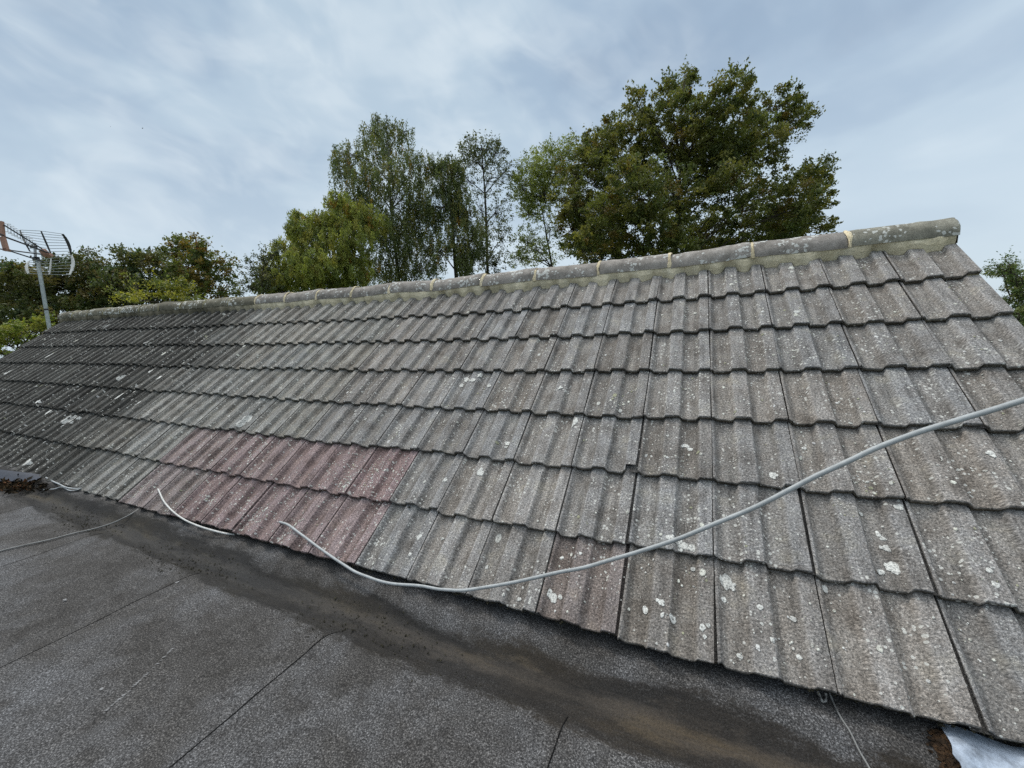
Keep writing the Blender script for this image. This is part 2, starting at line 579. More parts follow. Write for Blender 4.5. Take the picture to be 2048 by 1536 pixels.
def tile_tint(i, j):
    k = tile_kind(i, j)
    r = rng.normal()
    w = rng.normal() * 0.0045
    grey = np.array([0.276 + w, 0.263, 0.247 - w]) * (1 + 0.075 * r)
    if i < -8:
        grey *= np.array([0.985, 1.0, 0.97])
    if k == 'red':
        f = rng.uniform(0.78, 1.0) if i > -11 else rng.uniform(0.35, 0.7)
        c = (1 - f) * grey + f * np.array([0.282, 0.208, 0.203]) * (1 + 0.07 * r)
    elif k == 'ruddy':
        c = np.array([0.240, 0.206, 0.190])
    else:
        f = darkness(i, j)
        c = (1 - f) * grey + f * np.array([0.080, 0.078, 0.070]) * (1 + 0.14 * r)
    return np.append(np.clip(c, 0.02, 0.6), 1.0)


WIDE = {(-2, 4): (0.002, 0.008), (-2, 5): (0.006, 0.014), (-2, 6): (0.008, 0.008), (2, 6): (0.008, 0.014), (1, 6): (0.004, 0.011),
        (-9, 6): (0.010, 0.018), (-13, 6): (0.012, 0.020), (-14, 5): (0.006, 0.009), (1, 5): (0.004, 0.009), (0, 5): (0.003, 0.006),
        (3, 0): (0.0, 0.0), (2, 0): (0.007, 0.009), (2, 1): (0.007, 0.008)}
TILE_POSE = {}


def add_tile(mb, i, j):
    tint = tile_tint(i, j)
    du, dv, dh = rng.normal() * 0.0014, rng.normal() * 0.0042, abs(rng.normal()) * 0.0014
    skew = rng.normal() * 0.0022
    u0, u1 = i * W + 0.0020, (i + 1) * W - 0.0022
    gt, gb = WIDE.get((i, j), (max(0, rng.normal() * 0.0015), max(0, rng.normal() * 0.002)))
    top = -1.14 if j else -1.22
    T = np.array([top, -0.98, -0.8, -0.6, -0.4, -0.22, -0.10, -0.035, -0.010])
    P, UV = [], []
    ns = len(SS)
    jag_v = smoothnoise(ns, 0.0016, 3) + smoothnoise(ns, 0.0018, 9)
    jag_h = smoothnoise(ns, 0.0008, 3)
    hp = prof(SS)

    def row(t, dvv, h_extra, wob):
        f = (t - top) / -top
        gap = gt + (gb - gt) * f
        u = u0 + SS * (u1 - gap - u0) + du + skew * (f - 0.5)
        v = (j + t) * G + dv + dvv
        h = hp + t * LIFT + h_extra + dh * f + wob
        return np.stack([u, np.broadcast_to(v, u.shape), h], -1)

    for t in T:
        w = smoothnoise(ns, 0.0003, 5)
        k = max(0, 1 + t / 0.2)
        P.append(row(t, jag_v * k, 0.0, w + jag_h * k))
    P.append(row(0, jag_v - 0.0022, -0.0008, jag_h))
    P.append(row(0, jag_v, -0.0035, jag_h))
    jb = smoothnoise(ns, 0.0018, 3)
    P.append(row(0, jag_v + jb * 0.8, -0.011, jag_h))
    P.append(row(0, jag_v - 0.001, -0.0195, jag_h))
    P.append(row(-0.12, 0, -0.0195, jag_h))
    P = np.array(P)
    nr = len(P)
    edge = np.ones((nr, ns, 4)) * tint
    # rolls are scoured pale and grey, pans keep brown silt
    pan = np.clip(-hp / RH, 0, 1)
    arris = np.exp(-(np.min(np.abs(SS[:, None] - np.array([0.333, 0.542, 0.838])[None]), axis=1) / 0.014) ** 2)
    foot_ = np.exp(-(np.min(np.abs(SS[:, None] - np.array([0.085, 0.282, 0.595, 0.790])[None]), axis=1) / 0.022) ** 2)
    k_ = 1.03 - 0.06 * pan + 0.10 * arris - 0.13 * foot_  # roll shading painted into the tint: flank feet darkened, arrises lightened
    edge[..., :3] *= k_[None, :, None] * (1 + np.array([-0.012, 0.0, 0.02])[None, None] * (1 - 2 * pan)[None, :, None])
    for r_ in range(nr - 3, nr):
        edge[r_, :, :3] *= np.array([0.42, 0.40, 0.34])      # cut edge and underside toned darker
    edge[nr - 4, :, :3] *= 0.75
    UVg = np.stack([P[..., 0], P[..., 1]], -1)
    UVg[nr - 3:, :, 1] += np.array([0.008, 0.015, 0.03])[:, None]
    UVg = UVg + np.array([j * 3.7 + i * 0.13, i * 1.9])
    Wd = rw(P[..., 0], P[..., 1], P[..., 2])
    fs = []
    broken = (i, j) == (-2, 4)
    for a in range(nr - 1):
        for b_ in range(ns - 1):
            if broken and a >= 5:
                uc, vc = P[a:a + 2, b_:b_ + 2, 0].mean(), P[a:a + 2, b_:b_ + 2, 1].mean()
                if (uc - (i + 1) * W) ** 2 + (vc - j * G - 0.005) ** 2 < 0.052 ** 2:
                    continue
            fs.append((a * ns + b_, (a + 1) * ns + b_, (a + 1) * ns + b_ + 1, a * ns + b_ + 1))
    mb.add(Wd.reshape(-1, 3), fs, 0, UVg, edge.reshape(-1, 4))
    # side edges
    for b_, flip in ((0, False), (ns - 1, True)):
        up = P[:nr - 4, b_].copy()
        lo = up.copy()
        lo[:, 2] -= 0.013
        S = np.stack([up, lo], 1)
        Ws = rw(S[..., 0], S[..., 1], S[..., 2])
        if broken and flip:
            Ws = Ws[:6]
            S = S[:6]
        n_ = len(Ws)
        fs = [(k * 2, k * 2 + 1, k * 2 + 3, k * 2 + 2) if not flip else (k * 2 + 2, k * 2 + 3, k * 2 + 1, k * 2) for k in range(n_ - 1)]
        tt = np.ones((n_ * 2, 4)) * tint
        tt[:, :3] *= 0.8
        mb.add(Ws.reshape(-1, 3), fs, 0, S[..., :2] + np.array([j * 3.7, i * 1.9]), tt)
    # interlocking flange under the next tile, seen down the joint
    if i < 3:
        vs_ = np.array([top, -0.5, -0.004])
        S = np.stack([np.stack([u0 + np.full(3, u1 - u0 + o_), (j + vs_) * G, vs_ * LIFT - 0.0135 + 0 * vs_], -1) for o_ in (-0.028, 0.016)], 1)
        Ws = rw(S[..., 0], S[..., 1], S[..., 2])
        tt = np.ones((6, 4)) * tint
        tt[:, :3] *= 0.30  # shade of the open joint put into the flange colour
        mb.add(Ws.reshape(-1, 3), [(0, 2, 3, 1), (2, 4, 5, 3)], 0, S[..., :2] + np.array([j * 3.7, i * 1.9]), tt)
    TILE_POSE[(i, j)] = (du, dv, dh, skew, gt, gb)


def tile_h(u, v):
    """Height of the tiled surface at (u, v)."""
    j = np.clip(np.ceil(v / G - 1e-6), 0, 6)
    i = np.floor(u / W)
    return prof(u / W - i) + (v / G - j) * LIFT


def blob(mb, u, v, r, col, stretch=1.0, rag=0.28, h=0.0012, n=11, mat=1):
    a = np.linspace(0, 2 * math.pi, n, endpoint=False)
    rr = r * (1 + rng.normal(size=n) * rag * 0.6)
    rr = np.clip(0.5 * rr + 0.25 * (np.roll(rr, 1) + np.roll(rr, -1)), r * 0.35, r * 1.7)
    ph = rng.uniform(0, 3)
    pu = np.concatenate([[u], u + 0.55 * rr * np.cos(a + ph), u + rr * np.cos(a + ph)])
    pv = np.concatenate([[v], v + 0.55 * rr * np.sin(a + ph) * stretch, v + rr * np.sin(a + ph) * stretch])
    j = math.ceil(v / G - 1e-6)
    pv = np.clip(pv, (j - 1) * G + 0.006, j * G - 0.006)
    i = math.floor(u / W)
    pu = np.clip(pu, i * W + 0.006, (i + 1) * W - 0.008)
    hh = tile_h(pu, pv) + h + abs(TILE_POSE.get((i, j), (0, 0, 0, 0, 0, 0))[2]) + 0.0008
    hh[n + 1:] -= 0.0008
    fs = []
    for k in range(n):
        k2 = (k + 1) % n
        fs.append((0, 1 + k, 1 + k2))
        fs.append((1 + k, 1 + n + k, 1 + n + k2, 1 + k2))
    w = rw(pu, pv, hh)
    # faces must look outwards
    fs = [tuple(reversed(f)) for f in fs]
    tt = np.ones((2 * n + 1, 4))
    tt[:, :3] = col
    ring = rng.random()
    tt[0, :3] *= 0.55 if ring < 0.3 else 0.9
    tt[1:n + 1, :3] *= rng.uniform(0.85, 1.12, (n, 1))
    tt[n + 1:, :3] *= rng.uniform(0.55, 0.95, (n, 1))
    mb.add(w, fs, mat, np.stack([pu, pv], -1), tt)


ROOT = rw(-4.0, 3.0 * G, -0.2)
roof = empty('tiled_roof', (float(ROOT[0]), float(ROOT[1]), float(GZ)),
             'long sagging pitched roof of grey ribbed concrete tiles spotted with white lichen', 'roof')
courses = []
for j in ROWS:
    mb = MB()
    for i in COLS:
        add_tile(mb, i, j)
    courses.append(mb)


def lichen_col():
    b_ = rng.uniform(0.60, 0.88)
    if rng.random() < 0.08:
        return np.array([0.50, 0.50, 0.34]) * rng.uniform(0.8, 1.1)
    return np.array([b_, b_ * rng.uniform(0.985, 1.01), b_ * rng.uniform(0.86, 0.96)])


# scattered lichen
for j in ROWS:
    for i in COLS:
        k = tile_kind(i, j)
        big_ = max(0.0, rng.normal(1.0, 0.55))
        n_ = {'red': 130, 'ruddy': 36, 'dark': 14, 'grey': 58}[k]
        if k == 'grey' and j <= 3 and i > -9:
            n_ = 90
        if k == 'grey' and j == 0 and i > -3:
            n_ = 130
        if k == 'grey' and j >= 5 and i > -2:
            n_ = 46
        n_ = rng.poisson(n_ * big_ * 0.8)
        cx, cy = rng.uniform(0.1, 0.9), rng.uniform(-0.9, -0.1)
        for _ in range(n_):
            if rng.random() < 0.5:
                s_, t_ = rng.normal(cx, 0.14), rng.normal(cy, 0.14)
            else:
                s_, t_ = rng.uniform(0.03, 0.96), rng.uniform(-0.97, -0.03)
            if not (0.03 < s_ < 0.96 and -0.97 < t_ < -0.03):
                continue
            r = min(0.015, 0.0019 * math.exp(rng.normal() * 0.58))
            if k == 'red':
                r = min(0.007, 0.0026 * math.exp(rng.normal() * 0.35))
            if k == 'dark':
                r = min(0.02, 0.0042 * math.exp(rng.normal() * 0.6))
            blob(courses[j], (i + s_) * W, (j + t_) * G, r, lichen_col() * (0.9 if k != 'dark' else 0.75), rng.uniform(0.8, 1.4), n=8 if r < 0.006 else 11)

# the larger patches the photograph shows
for x, y, r, st in [(960, 942, 0.022, 1), (889, 960, 0.013, 1), (1365, 1088, 0.026, 0.8), (1340, 1075, 0.016, 1), (1385, 1095, 0.016, 1), (1546, 947, 0.018, 1),
                    (1452, 1155, 0.022, 1.4), (1463, 1165, 0.016, 1), (1449, 1195, 0.010, 1.2), (1590, 1232, 0.012, 1), (1085, 1165, 0.012, 2.6), (1105, 1192, 0.016, 1.2),
                    (1096, 1180, 0.014, 1.2), (1118, 1190, 0.010, 1), (1405, 1256, 0.011, 1.2), (1416, 1250, 0.009, 1), (1410, 1275, 0.008, 1), (1320, 1205, 0.014, 1),
                    (1325, 1230, 0.010, 1), (1290, 1215, 0.011, 1.4), (135, 835, 0.055, 1.1), (146, 838, 0.040, 1), (272, 805, 0.05, 0.9), (237, 792, 0.035, 1), (495, 835, 0.035, 1.2),
                    (480, 848, 0.03, 1.2), (930, 752, 0.022, 1), (945, 758, 0.020, 1), (958, 748, 0.017, 1), (920, 765, 0.016, 1.2), (978, 770, 0.016, 1), (1370, 885, 0.016, 0.9),
                    (1380, 892, 0.012, 1), (1335, 870, 0.010, 1), (1150, 838, 0.015, 2.0), (1144, 848, 0.012, 1.6), (1013, 882, 0.014, 1), (1120, 775, 0.014, 1), (1010, 890, 0.01, 1),
                    (1610, 888, 0.012, 0.8), (1640, 945, 0.016, 0.7), (1725, 1020, 0.012, 1), (1790, 1130, 0.020, 1), (1775, 1090, 0.014, 1), (1760, 1060, 0.012, 1), (1770, 1070, 0.011, 1),
                    (1800, 1010, 0.013, 1), (1990, 1170, 0.012, 1), (1977, 1140, 0.01, 1), (1985, 905, 0.015, 1), (1765, 1140, 0.012, 1), (1655, 1170, 0.012, 1.3), (1520, 1212, 0.011, 1),
                    (242, 753, 0.045, 1.4), (317, 755, 0.04, 1), (235, 775, 0.03, 1), (100, 710, 0.05, 1), (12, 745, 0.06, 1), (55, 925, 0.03, 1.2), (95, 823, 0.03, 1.6), (215, 650, 0.05, 1.6),
                    (75, 805, 0.03, 1), (300, 742, 0.03, 1), (1480, 1310, 0.010, 1), (1345, 1235, 0.012, 1.4), (1545, 1280, 0.010, 1), (1600, 1310, 0.010, 1), (880, 1072, 0.010, 1),
                    (838, 1073, 0.013, 1.3), (820, 1108, 0.010, 1), (930, 1135, 0.010, 1), (1120, 1110, 0.011, 1), (1147, 1110, 0.011, 1), (1160, 1105, 0.008, 1), (1036, 1195, 0.010, 1), (970, 1130, 0.010, 1)]:
    u, v = on_roof(x, y, -0.008)
    j = int(np.clip(math.ceil(v / G), 0, 6))
    lc = np.array([0.74, 0.74, 0.69]) * rng.uniform(0.8, 1.12)
    for q in range(4 if r > 0.012 else 1):
        rr = r * (0.8 if q == 0 else 0.42)
        a = rng.uniform(0, 6.3)
        d_ = 0 if q == 0 else r * 0.75
        if j * G - G < v + d_ * math.sin(a) < j * G:
            blob(courses[j], u + d_ * math.cos(a), v + d_ * math.sin(a), rr, lc, st, 0.5, 0.0014 + 0.0003 * q, 14)

for j, mb in zip(ROWS, courses):
    mb.build('tile_course', [MAT_TILE, MAT_LICHEN], roof)

# dark boarding beneath the tiles
mb = MB()
us = np.linspace(-31 * W + 0.02, 4 * W - 0.02, 60)
P = np.stack([rw(us, np.full(60, v_), np.full(60, -0.055)) for v_ in (-0.42, 6 * G - 0.03)])
mb.grid(P)
P = np.stack([rw(us, np.full(60, 6 * G - 0.03), np.full(60, h_)) for h_ in (-0.055, -0.12)])
mb.grid(P)
mb.build('roof_underlay', MAT_UNDER, roof)

# ridge tiles
RJ = [1.212, 0.738, 0.253, -0.239, -0.727, -1.228, -1.708, -2.209, -2.686, -3.155]
while RJ[-1] > -9.0:
    RJ.append(RJ[-1] - 0.475)
RJ[-1] = -9.36
RR, RV, RHH = 0.100, -0.980 * G, 0.030


def ridge_frame(u):
    base = rw(u, RV, RHH)
    return base + np.array([0, RR, 0])


def ridge_arc(u, r, a, off=0.0):
    c = ridge_frame(u)
    P = np.stack([c[..., 0][:, None] + 0 * a[None], c[..., 1][:, None] - r * np.cos(a)[None], c[..., 2][:, None] + r * np.sin(a)[None] + off], -1)
    return P


AA = np.radians(np.linspace(-4, 184, 22))
for k in range(len(RJ) - 1):
    ur, ul = RJ[k] - 0.006, RJ[k + 1] + 0.006
    mb = MB()
    us = np.concatenate([[ul, ul + 0.006], np.linspace(ul + 0.04, ur - 0.04, 9), [ur - 0.006, ur]])
    rr = np.array([RR - 0.005] + [RR] * 11 + [RR - 0.005]) + np.concatenate([[0, 0], rng.normal(size=9) * 0.0007, [0, 0]])
    sidev = rng.normal() * 0.003
    tilt = rng.normal() * 0.005
    P = []
    for u_, r_ in zip(us, rr):
        off = sidev * 0.6 + tilt * (u_ - us[6]) / 0.22 + (0.002 if k % 2 else 0)
        P.append(ridge_arc(np.array([u_]), r_ + 0.0 * AA, AA, off)[0] + rng.normal(size=(22, 3)) * 0.0007 + smoothnoise(22, 0.0012, 5)[:, None] * np.array([0, -1, 1]))
    inner_r = ridge_arc(np.array([ur]), (RR - 0.016) + 0 * AA, AA)[0]
    inner_l = ridge_arc(np.array([ul]), (RR - 0.016) + 0 * AA, AA)[0]
    P = np.array([inner_l] + P + [inner_r])
    mossy = ul < -4.6
    tn = np.array([0.55, 0.56, 0.46, 1]) if mossy else np.array([1, 1, 1, 1.0])
    tn = tn * np.array([*([rng.uniform(0.80, 1.16)] * 3), 1])
    if k == 0:
        tn = tn * np.array([0.8, 0.84, 0.76, 1])
    mb.grid(P, 0, tint=tn)
    o = mb.build('ridge_tile', [MAT_RIDGE], roof, smooth=True)
    if k == 0:
        o['label'] = 'end ridge tile stained green-grey at the right verge'

# mortar: bedding strip, joints, end caps
mb = MB()
us = np.arange(-31 * W + 0.01, 4 * W + 0.001, 0.011)
n_ = len(us)
base_h = tile_h(us, np.full(n_, -0.9 * G))
rag = smoothnoise(n_, 0.010, 7) + smoothnoise(n_, 0.007, 31)
hn = prof(us / W - np.floor(us / W)) / RH           # 0 on rolls, -1 in pans
vlow = -0.925 * G + 0.016 * (-hn) + rag * 0.9
rows = []
tnt = []
moss_f = np.clip((-4.3 - us) / 1.0, 0, 1)
green = np.clip(smoothnoise(n_, 0.35, 21) + smoothnoise(n_, 0.25, 7) - 1.3 + np.clip((us - 0.45) / 0.5, 0, 1) * 1.6, 0, 0.9)
for f, ho in ((0.0, -0.004), (0.02, 0.004), (0.35, 0.014), (0.7, 0.019), (1.0, 0.026), (1.25, 0.032)):
    v_ = vlow + (RV - 0.004 - vlow) * f
    h_ = np.where(f < 0.1, tile_h(us, np.minimum(v_, -0.001)) + ho, base_h * (1 - f) ** 2 + ho) + smoothnoise(n_, 0.0012, 3)
    rows.append(rw(us, v_, h_))
    c = np.ones((n_, 4))
    gm = green * (1.0 if f < 0.6 else 0.5)
    c[:, :3] = (1 - gm[:, None]) * 1.0 + gm[:, None] * np.array([0.66, 0.66, 0.50])
    c[:, :3] *= (1 - 0.74 * moss_f[:, None])
    tnt.append(c)
mb.grid(np.array(rows)[:, ::-1], 0, tint=np.array(tnt)[:, ::-1])
for k in range(1, len(RJ) - 1):
    u_ = RJ[k]
    wdt = rng.uniform(0.008, 0.014)
    uu = np.linspace(u_ - wdt, u_ + wdt, 5)
    bulge = np.array([-0.003, 0.0035, 0.0055, 0.0035, -0.003])
    P = []
    for q in range(5):
        P.append(ridge_arc(np.array([uu[q]]), RR + bulge[q] + smoothnoise(22, 0.0009, 3), AA)[0] + np.array([1, 0, 0]) * smoothnoise(22, 0.0035, 3)[:, None])
    mossy = u_ < -4.6
    mb.grid(np.array(P), 0, tint=np.array([0.45, 0.46, 0.38, 1]) if mossy else np.array([1.1, 1.06, 1.0, 1]))
for u_, sgn in ((RJ[0] - 0.012, 1), (RJ[-1] + 0.012, -1)):
    c = ridge_frame(np.array([u_]))[0]
    rim = ridge_arc(np.array([u_]), RR - 0.006 + 0 * AA, AA)[0]
    low = np.array([c + np.array([0, RR - 0.01, -0.09]), c + np.array([0, -RR + 0.01, -0.05])])
    pts = np.concatenate([[c + np.array([0.012 * sgn, 0, -0.02])], rim, low])
    m_ = len(pts) - 1
    fs = [(0, 1 + q, 1 + (q + 1) % m_) if sgn < 0 else (0, 1 + (q + 1) % m_, 1 + q) for q in range(m_)]
    mb.add(pts, fs, 0, tint=np.array([0.62, 0.60, 0.52, 1]))
mb.build('mortar_bedding', MAT_MORTAR, roof)

# verge: mortar bed and undercloak at both gables
for side, u_ in ((1, 4 * W), (-1, -31 * W)):
    mb = MB()
    vs = np.arange(-1.0 * G, 6 * G, 0.02)
    jj = np.clip(np.ceil(vs / G - 1e-6), 0, 6)
    topv = (vs / G - jj) * LIFT - 0.015
    a_ = rw(np.full(len(vs), u_ - side * 0.05), vs, topv + smoothnoise(len(vs), 0.001, 3))
    b_ = rw(np.full(len(vs), u_ - side * 0.006) + smoothnoise(len(vs), 0.002, 3), vs, topv)
    c_ = rw(np.full(len(vs), u_ - side * 0.010) + smoothnoise(len(vs), 0.002, 3), vs, np.full(len(vs), -0.06))
    P = np.array([a_, b_, c_])
    mb.grid(P if side > 0 else P[::-1], 0, tint=np.array([0.62, 0.6, 0.5, 1]) if side > 0 else np.array([0.3, 0.3, 0.24, 1]))
    mb.build('verge_mortar', MAT_MORTAR, roof)

# far slope and gable walls
mb = MB()
apex_l, apex_r = ridge_frame(np.array([-31 * W]))[0], ridge_frame(np.array([4 * W]))[0]
us = np.linspace(-31 * W, 4 * W, 35 * 10 + 1)
fr = ridge_frame(us)
hp = prof(us / W - np.floor(us / W) * 1.0)
for j in range(8):
    r0, r1 = j * G, (j + 1) * G + 0.02
    P = []
    for rr_, hh_ in ((r0, -0.02), (r1, 0.0), (r1, -0.016)):
        q = fr.copy()
        q[:, 1] += 0.04 + rr_ * math.cos(TH) + (hh_ + hp) * math.sin(TH)
        q[:, 2] += 0.02 - rr_ * math.sin(TH) + (hh_ + hp) * math.cos(TH) + j * 0.0
        P.append(q)
    mb.grid(np.array(P)[:, ::-1], 0, uv=np.stack([np.stack([us, np.full(len(us), 5 + r_)], -1) for r_ in (r0, r1, r1 + 0.02)])[:, ::-1], tint=np.array([0.2, 0.19, 0.18, 1]))
mb.build('far_slope', MAT_TILE, roof)
for u_, x_ in ((4 * W, 4 * W - 0.06), (-31 * W, -31 * W + 0.06)):
    mb = MB()
    a_ = ridge_frame(np.array([u_]))[0]
    e_ = rw(u_, 6 * G - 0.12, -0.10)
    yb = a_[1] + (a_[1] - e_[1])
    xs = sorted((x_, x_ - 0.22 * np.sign(u_)))
    pts = []
    for x in xs:
        pts += [(x, e_[1], GZ), (x, yb, GZ), (x, yb, e_[2]), (x, a_[1], a_[2] - 0.12), (x, e_[1], e_[2])]
    mb.add(pts, [(4, 3, 2, 1, 0), (5, 6, 7, 8, 9), (0, 1, 6, 5), (1, 2, 7, 6), (2, 3, 8, 7), (3, 4, 9, 8), (4, 0, 5, 9)])
    mb.build('gable_wall', MAT_WALL, roof)

# moss and crumbs along the eaves
mb = MB()


def crumb(mb, p, r, mat=0, tint=None):
    a = rng.normal(size=(6, 3)) * 0.25
    d = np.array([(1, 0, 0), (-1, 0, 0), (0, 1, 0), (0, -1, 0), (0, 0, 0.7), (0, 0, -0.7)]) + a
    mb.add(np.asarray(p) + d * r, [(0, 2, 4), (2, 1, 4), (1, 3, 4), (3, 0, 4), (2, 0, 5), (1, 2, 5), (3, 1, 5), (0, 3, 5)], mat, tint=tint)


for j in (6, 5, 4, 3, 2, 1, 0):
    dens = 260 if j == 6 else 34
    for i in COLS:
        if i < -22 and j < 6:
            continue
        for _ in range(rng.poisson(dens / 6 if j == 6 else 5)):
            s_ = rng.random()
            u = (i + s_) * W
            h = prof(s_) - 0.016 + rng.normal() * 0.002
            crumb(mb, rw(u, j * G - 0.001 + rng.normal() * 0.0025, h), abs(rng.normal()) * 0.002 + 0.0015)
o = mb.build('moss_fringe', MAT_MOSS, roof)
o['kind'] = 'stuff'

# ------------------------------------------------------------------ flat roof
flat = empty('flat_roof', (-3.0, float(CAM[1]), 0.0), 'flat roof of dark mineral felt sheets with dark lap joints below the tiled slope', 'flat roof')


def flat_z(x, y):
    """Level of the felt: the field falls gently to the valley, the building sags."""
    s = sag(np.clip(x, -11, 3)) / math.cos(TH)
    return s + np.maximum(0, FY0 - 0.02 - y) * 0.008


def flat_point(x, y, lift=0.0):
    """Point of the felt seen at photo position (x, y)."""
    z = 0.0
    for _ in range(12):
        p = on_z(x, y, z + lift)
        z = float(flat_z(p[0], p[1]))
        tt = (p[1] + sag(p[0]) * 0.5 - (FY0 + 0.105)) / 0.14
        if tt > 0:
            z += 0.055 * min(tt, 1)
    return p


YB = CAM[1] - 3.2
SEAMS = [3.2, 2.3, 1.42, 0.52, -0.412, -1.357, -2.330, -3.330, -4.30, -5.30, -6.3, -7.3, -8.3, -9.4, -10.6]
for k in range(len(SEAMS) - 1):
    xr, xl = SEAMS[k], SEAMS[k + 1]
    mb = MB()
    xs = np.linspace(xl, xr + 0.07, 26)
    ys = np.concatenate([np.linspace(YB, FY0 - 0.4, 40), np.linspace(FY0 - 0.36, FY0, 12)])
    wv = smoothnoise(len(ys), 0.003, 9)
    wx = smoothnoise(len(xs), 0.004, 5)
    X, Y = np.meshgrid(xs, ys)
    X = X + (wv[:, None] * np.exp(-((X - xl) / 0.1) ** 2))
    # round the corner at the valley end of each sheet, as cut by hand
    corner = np.clip((Y - (FY0 - 0.06)) / 0.06, 0, 1) ** 2 * np.clip(1 - (X - xl) / 0.1, 0, 1)
    X = X + corner * (0.030 if xl < -0.8 else 0.008)
    Y = Y + wx[None] * np.clip((Y - FY0 + 0.3) / 0.3, 0, 1)
    cock = sum(a * np.sin(X * f + Y * g_ + p) for a, f, g_, p in ((0.0018, 9.0, 1.5, k), (0.0012, 5.0, 14.0, 2 * k), (0.0008, 21.0, 6.0, k)))
    Z = flat_z(X, Y) + cock * np.clip((FY0 - Y) / 0.1, 0, 1) + 0.008 * np.clip(1 - (X - xl) / 0.9, 0, 1) + smoothnoise(len(ys), 0.0008, 5)[:, None]
    P = np.stack([X, Y, Z], -1)
    tn = rng.uniform(0.90, 1.10)
    mb.grid(P, 0, tint=np.array([tn, tn, tn, 1]))
    # turned-down lap edge, bled with bitumen
    e = P[:, 0]
    out_ = e + np.stack([-(0.0035 + 0.0016 * min(4.0, abs(xl + 0.1))) * (0.6 if xl > -0.8 else 1) - np.abs(smoothnoise(len(ys), 0.0016, 3)), 0 * ys, -0.0020 + 0 * ys], -1)
    mb.grid(np.stack([out_, e + np.array([0.0015, 0, 0.0014])], 1), 1)
    mb.grid(np.stack([out_ - np.array([0, 0, 0.004]), out_], 1), 1)
    e = P[-1]
    mb.grid(np.stack([e, e + np.array([0, 0.004, -0.006])], 1)[::-1], 1)
    if k in (5, 6):                            # chalky scrapes and droppings trodden into the felt
        def mark(p, r, st, ang):
            a_ = np.linspace(0, 2 * math.pi, 9, endpoint=False)
            q = r * (1 + rng.normal(size=9) * 0.25)
            x_, y_ = q * np.cos(a_) * st, q * np.sin(a_)
            X_ = p[0] + x_ * math.cos(ang) - y_ * math.sin(ang)
            Y_ = p[1] + x_ * math.sin(ang) + y_ * math.cos(ang)
            mb.add(np.stack([X_, Y_, flat_z(X_, Y_) + 0.008 * np.clip(1 - (X_ - xl) / 0.9, 0, 1) + 0.0022], -1), [tuple(range(9))], 2, tint=np.array([0.30, 0.30, 0.30, 1]))
        for x_, y_, r_, st_, an_ in ((130, 1203, 0.006, 1.2, 0), (355, 1168, 0.004, 2.5, 1.2), (204, 1381, 0.005, 1.3, 0.5), (484, 1424, 0.004, 5, 0.9), (492, 1420, 0.003, 4, 1.0), (392, 1224, 0.002, 3, 1)):
            mark(flat_point(x_, y_), r_, st_, an_)
        for f_ in np.linspace(0, 1, 34):
            if rng.random() < 0.25 or 0.36 < f_ < 0.42:
                continue
            x_, y_ = 345 - 137 * f_ + 10 * math.sin(f_ * 3.1), 1300 + 127 * f_ - 6 * math.sin(f_ * 3.1)
            mark(flat_point(x_, y_), 0.0010 + 0.0012 * rng.random(), 3.0, 0.95)
    mb.build('felt_sheet', [MAT_FELT, MAT_BITUMEN, MAT_LICHEN], flat)

# valley strip: low channel, then a fillet turned up under the eaves
mb = MB()
xs = np.linspace(-10.4, 3.0, 180)
ys = np.concatenate([np.linspace(FY0 - 0.06, FY0 + 0.10, 9), np.linspace(FY0 + 0.115, FY0 + 0.50, 22)])
X, Y = np.meshgrid(xs, ys)
t_ = (Y - (FY0 + 0.105)) / 0.14
ramp_z = np.where(t_ < 0, 0, np.where(t_ < 1, 0.055 * t_ * t_ * (3 - 2 * t_) , 0.055 + (t_ - 1) * 0.020))
ramp_z = np.minimum(ramp_z, 0.068)
hs = sag(np.clip(X, -11, 3))
# the eaves swing towards the flat roof where the tiles lift: the fillet follows them
Y2 = Y - hs * math.sin(TH) * np.clip((Y - FY0) / 0.25, 0, 1)
und = sum(a * np.sin(X * f + p) for a, f, p in ((0.002, 5.1, 1), (0.0015, 9.7, 2), (0.001, 17, 0)))
Z2 = hs / math.cos(TH) - 0.004 + ramp_z + und * np.clip((Y - FY0) / 0.1, 0, 1)
Z2 += np.where(Y < FY0, -0.004, -0.004 * np.clip(1 - np.abs(Y - FY0 - 0.05) / 0.06, 0, 1))
mb.grid(np.stack([X, Y2, Z2], -1), 0)
mb.build('valley_strip', MAT_FELT, flat)
mb = MB()
mb.box((-10.4, YB, GZ), (3.0, FY0 + 0.3, -0.06))
mb.build('wall', MAT_WALL, flat)


# grit washed into the valley
mb = MB()
for _ in range(3600):
    x = -0.5 - 4.2 * rng.random() ** 0.8
    y = FY0 + rng.normal(0.05, 0.07)
    dens = 0.5 + 0.5 * math.sin(x * 5 + 1.3)
    if rng.random() > dens or x > -0.7:
        continue
    z = sag(x) / math.cos(TH) + (0.004 if y < FY0 else -0.002) + max(0, (y - FY0 - 0.105)) * 0.35
    crumb(mb, (x, y - sag(x) * 0.3, z), abs(rng.normal()) * 0.0016 + 0.0011)
tag(mb.build('grit', MAT_MOSS), 'dark crumbs of grit and moss washed into the felt valley', 'grit', kind='stuff')

# ------------------------------------------------------------------ cables


def spline(pts, n=8):
    pts = np.asarray(pts, float)
    P = np.vstack([2 * pts[0] - pts[1], pts, 2 * pts[-1] - pts[-2]])
    out = []
    for k in range(1, len(P) - 2):
        p0, p1, p2, p3 = P[k - 1:k + 3]
        for t in np.linspace(0, 1, n, endpoint=False):
            out.append(0.5 * (2 * p1 + (p2 - p0) * t + (2 * p0 - 5 * p1 + 4 * p2 - p3) * t * t + (3 * p1 - p0 - 3 * p2 + p3) * t ** 3))
    out.append(pts[-1])
    return np.array(out)


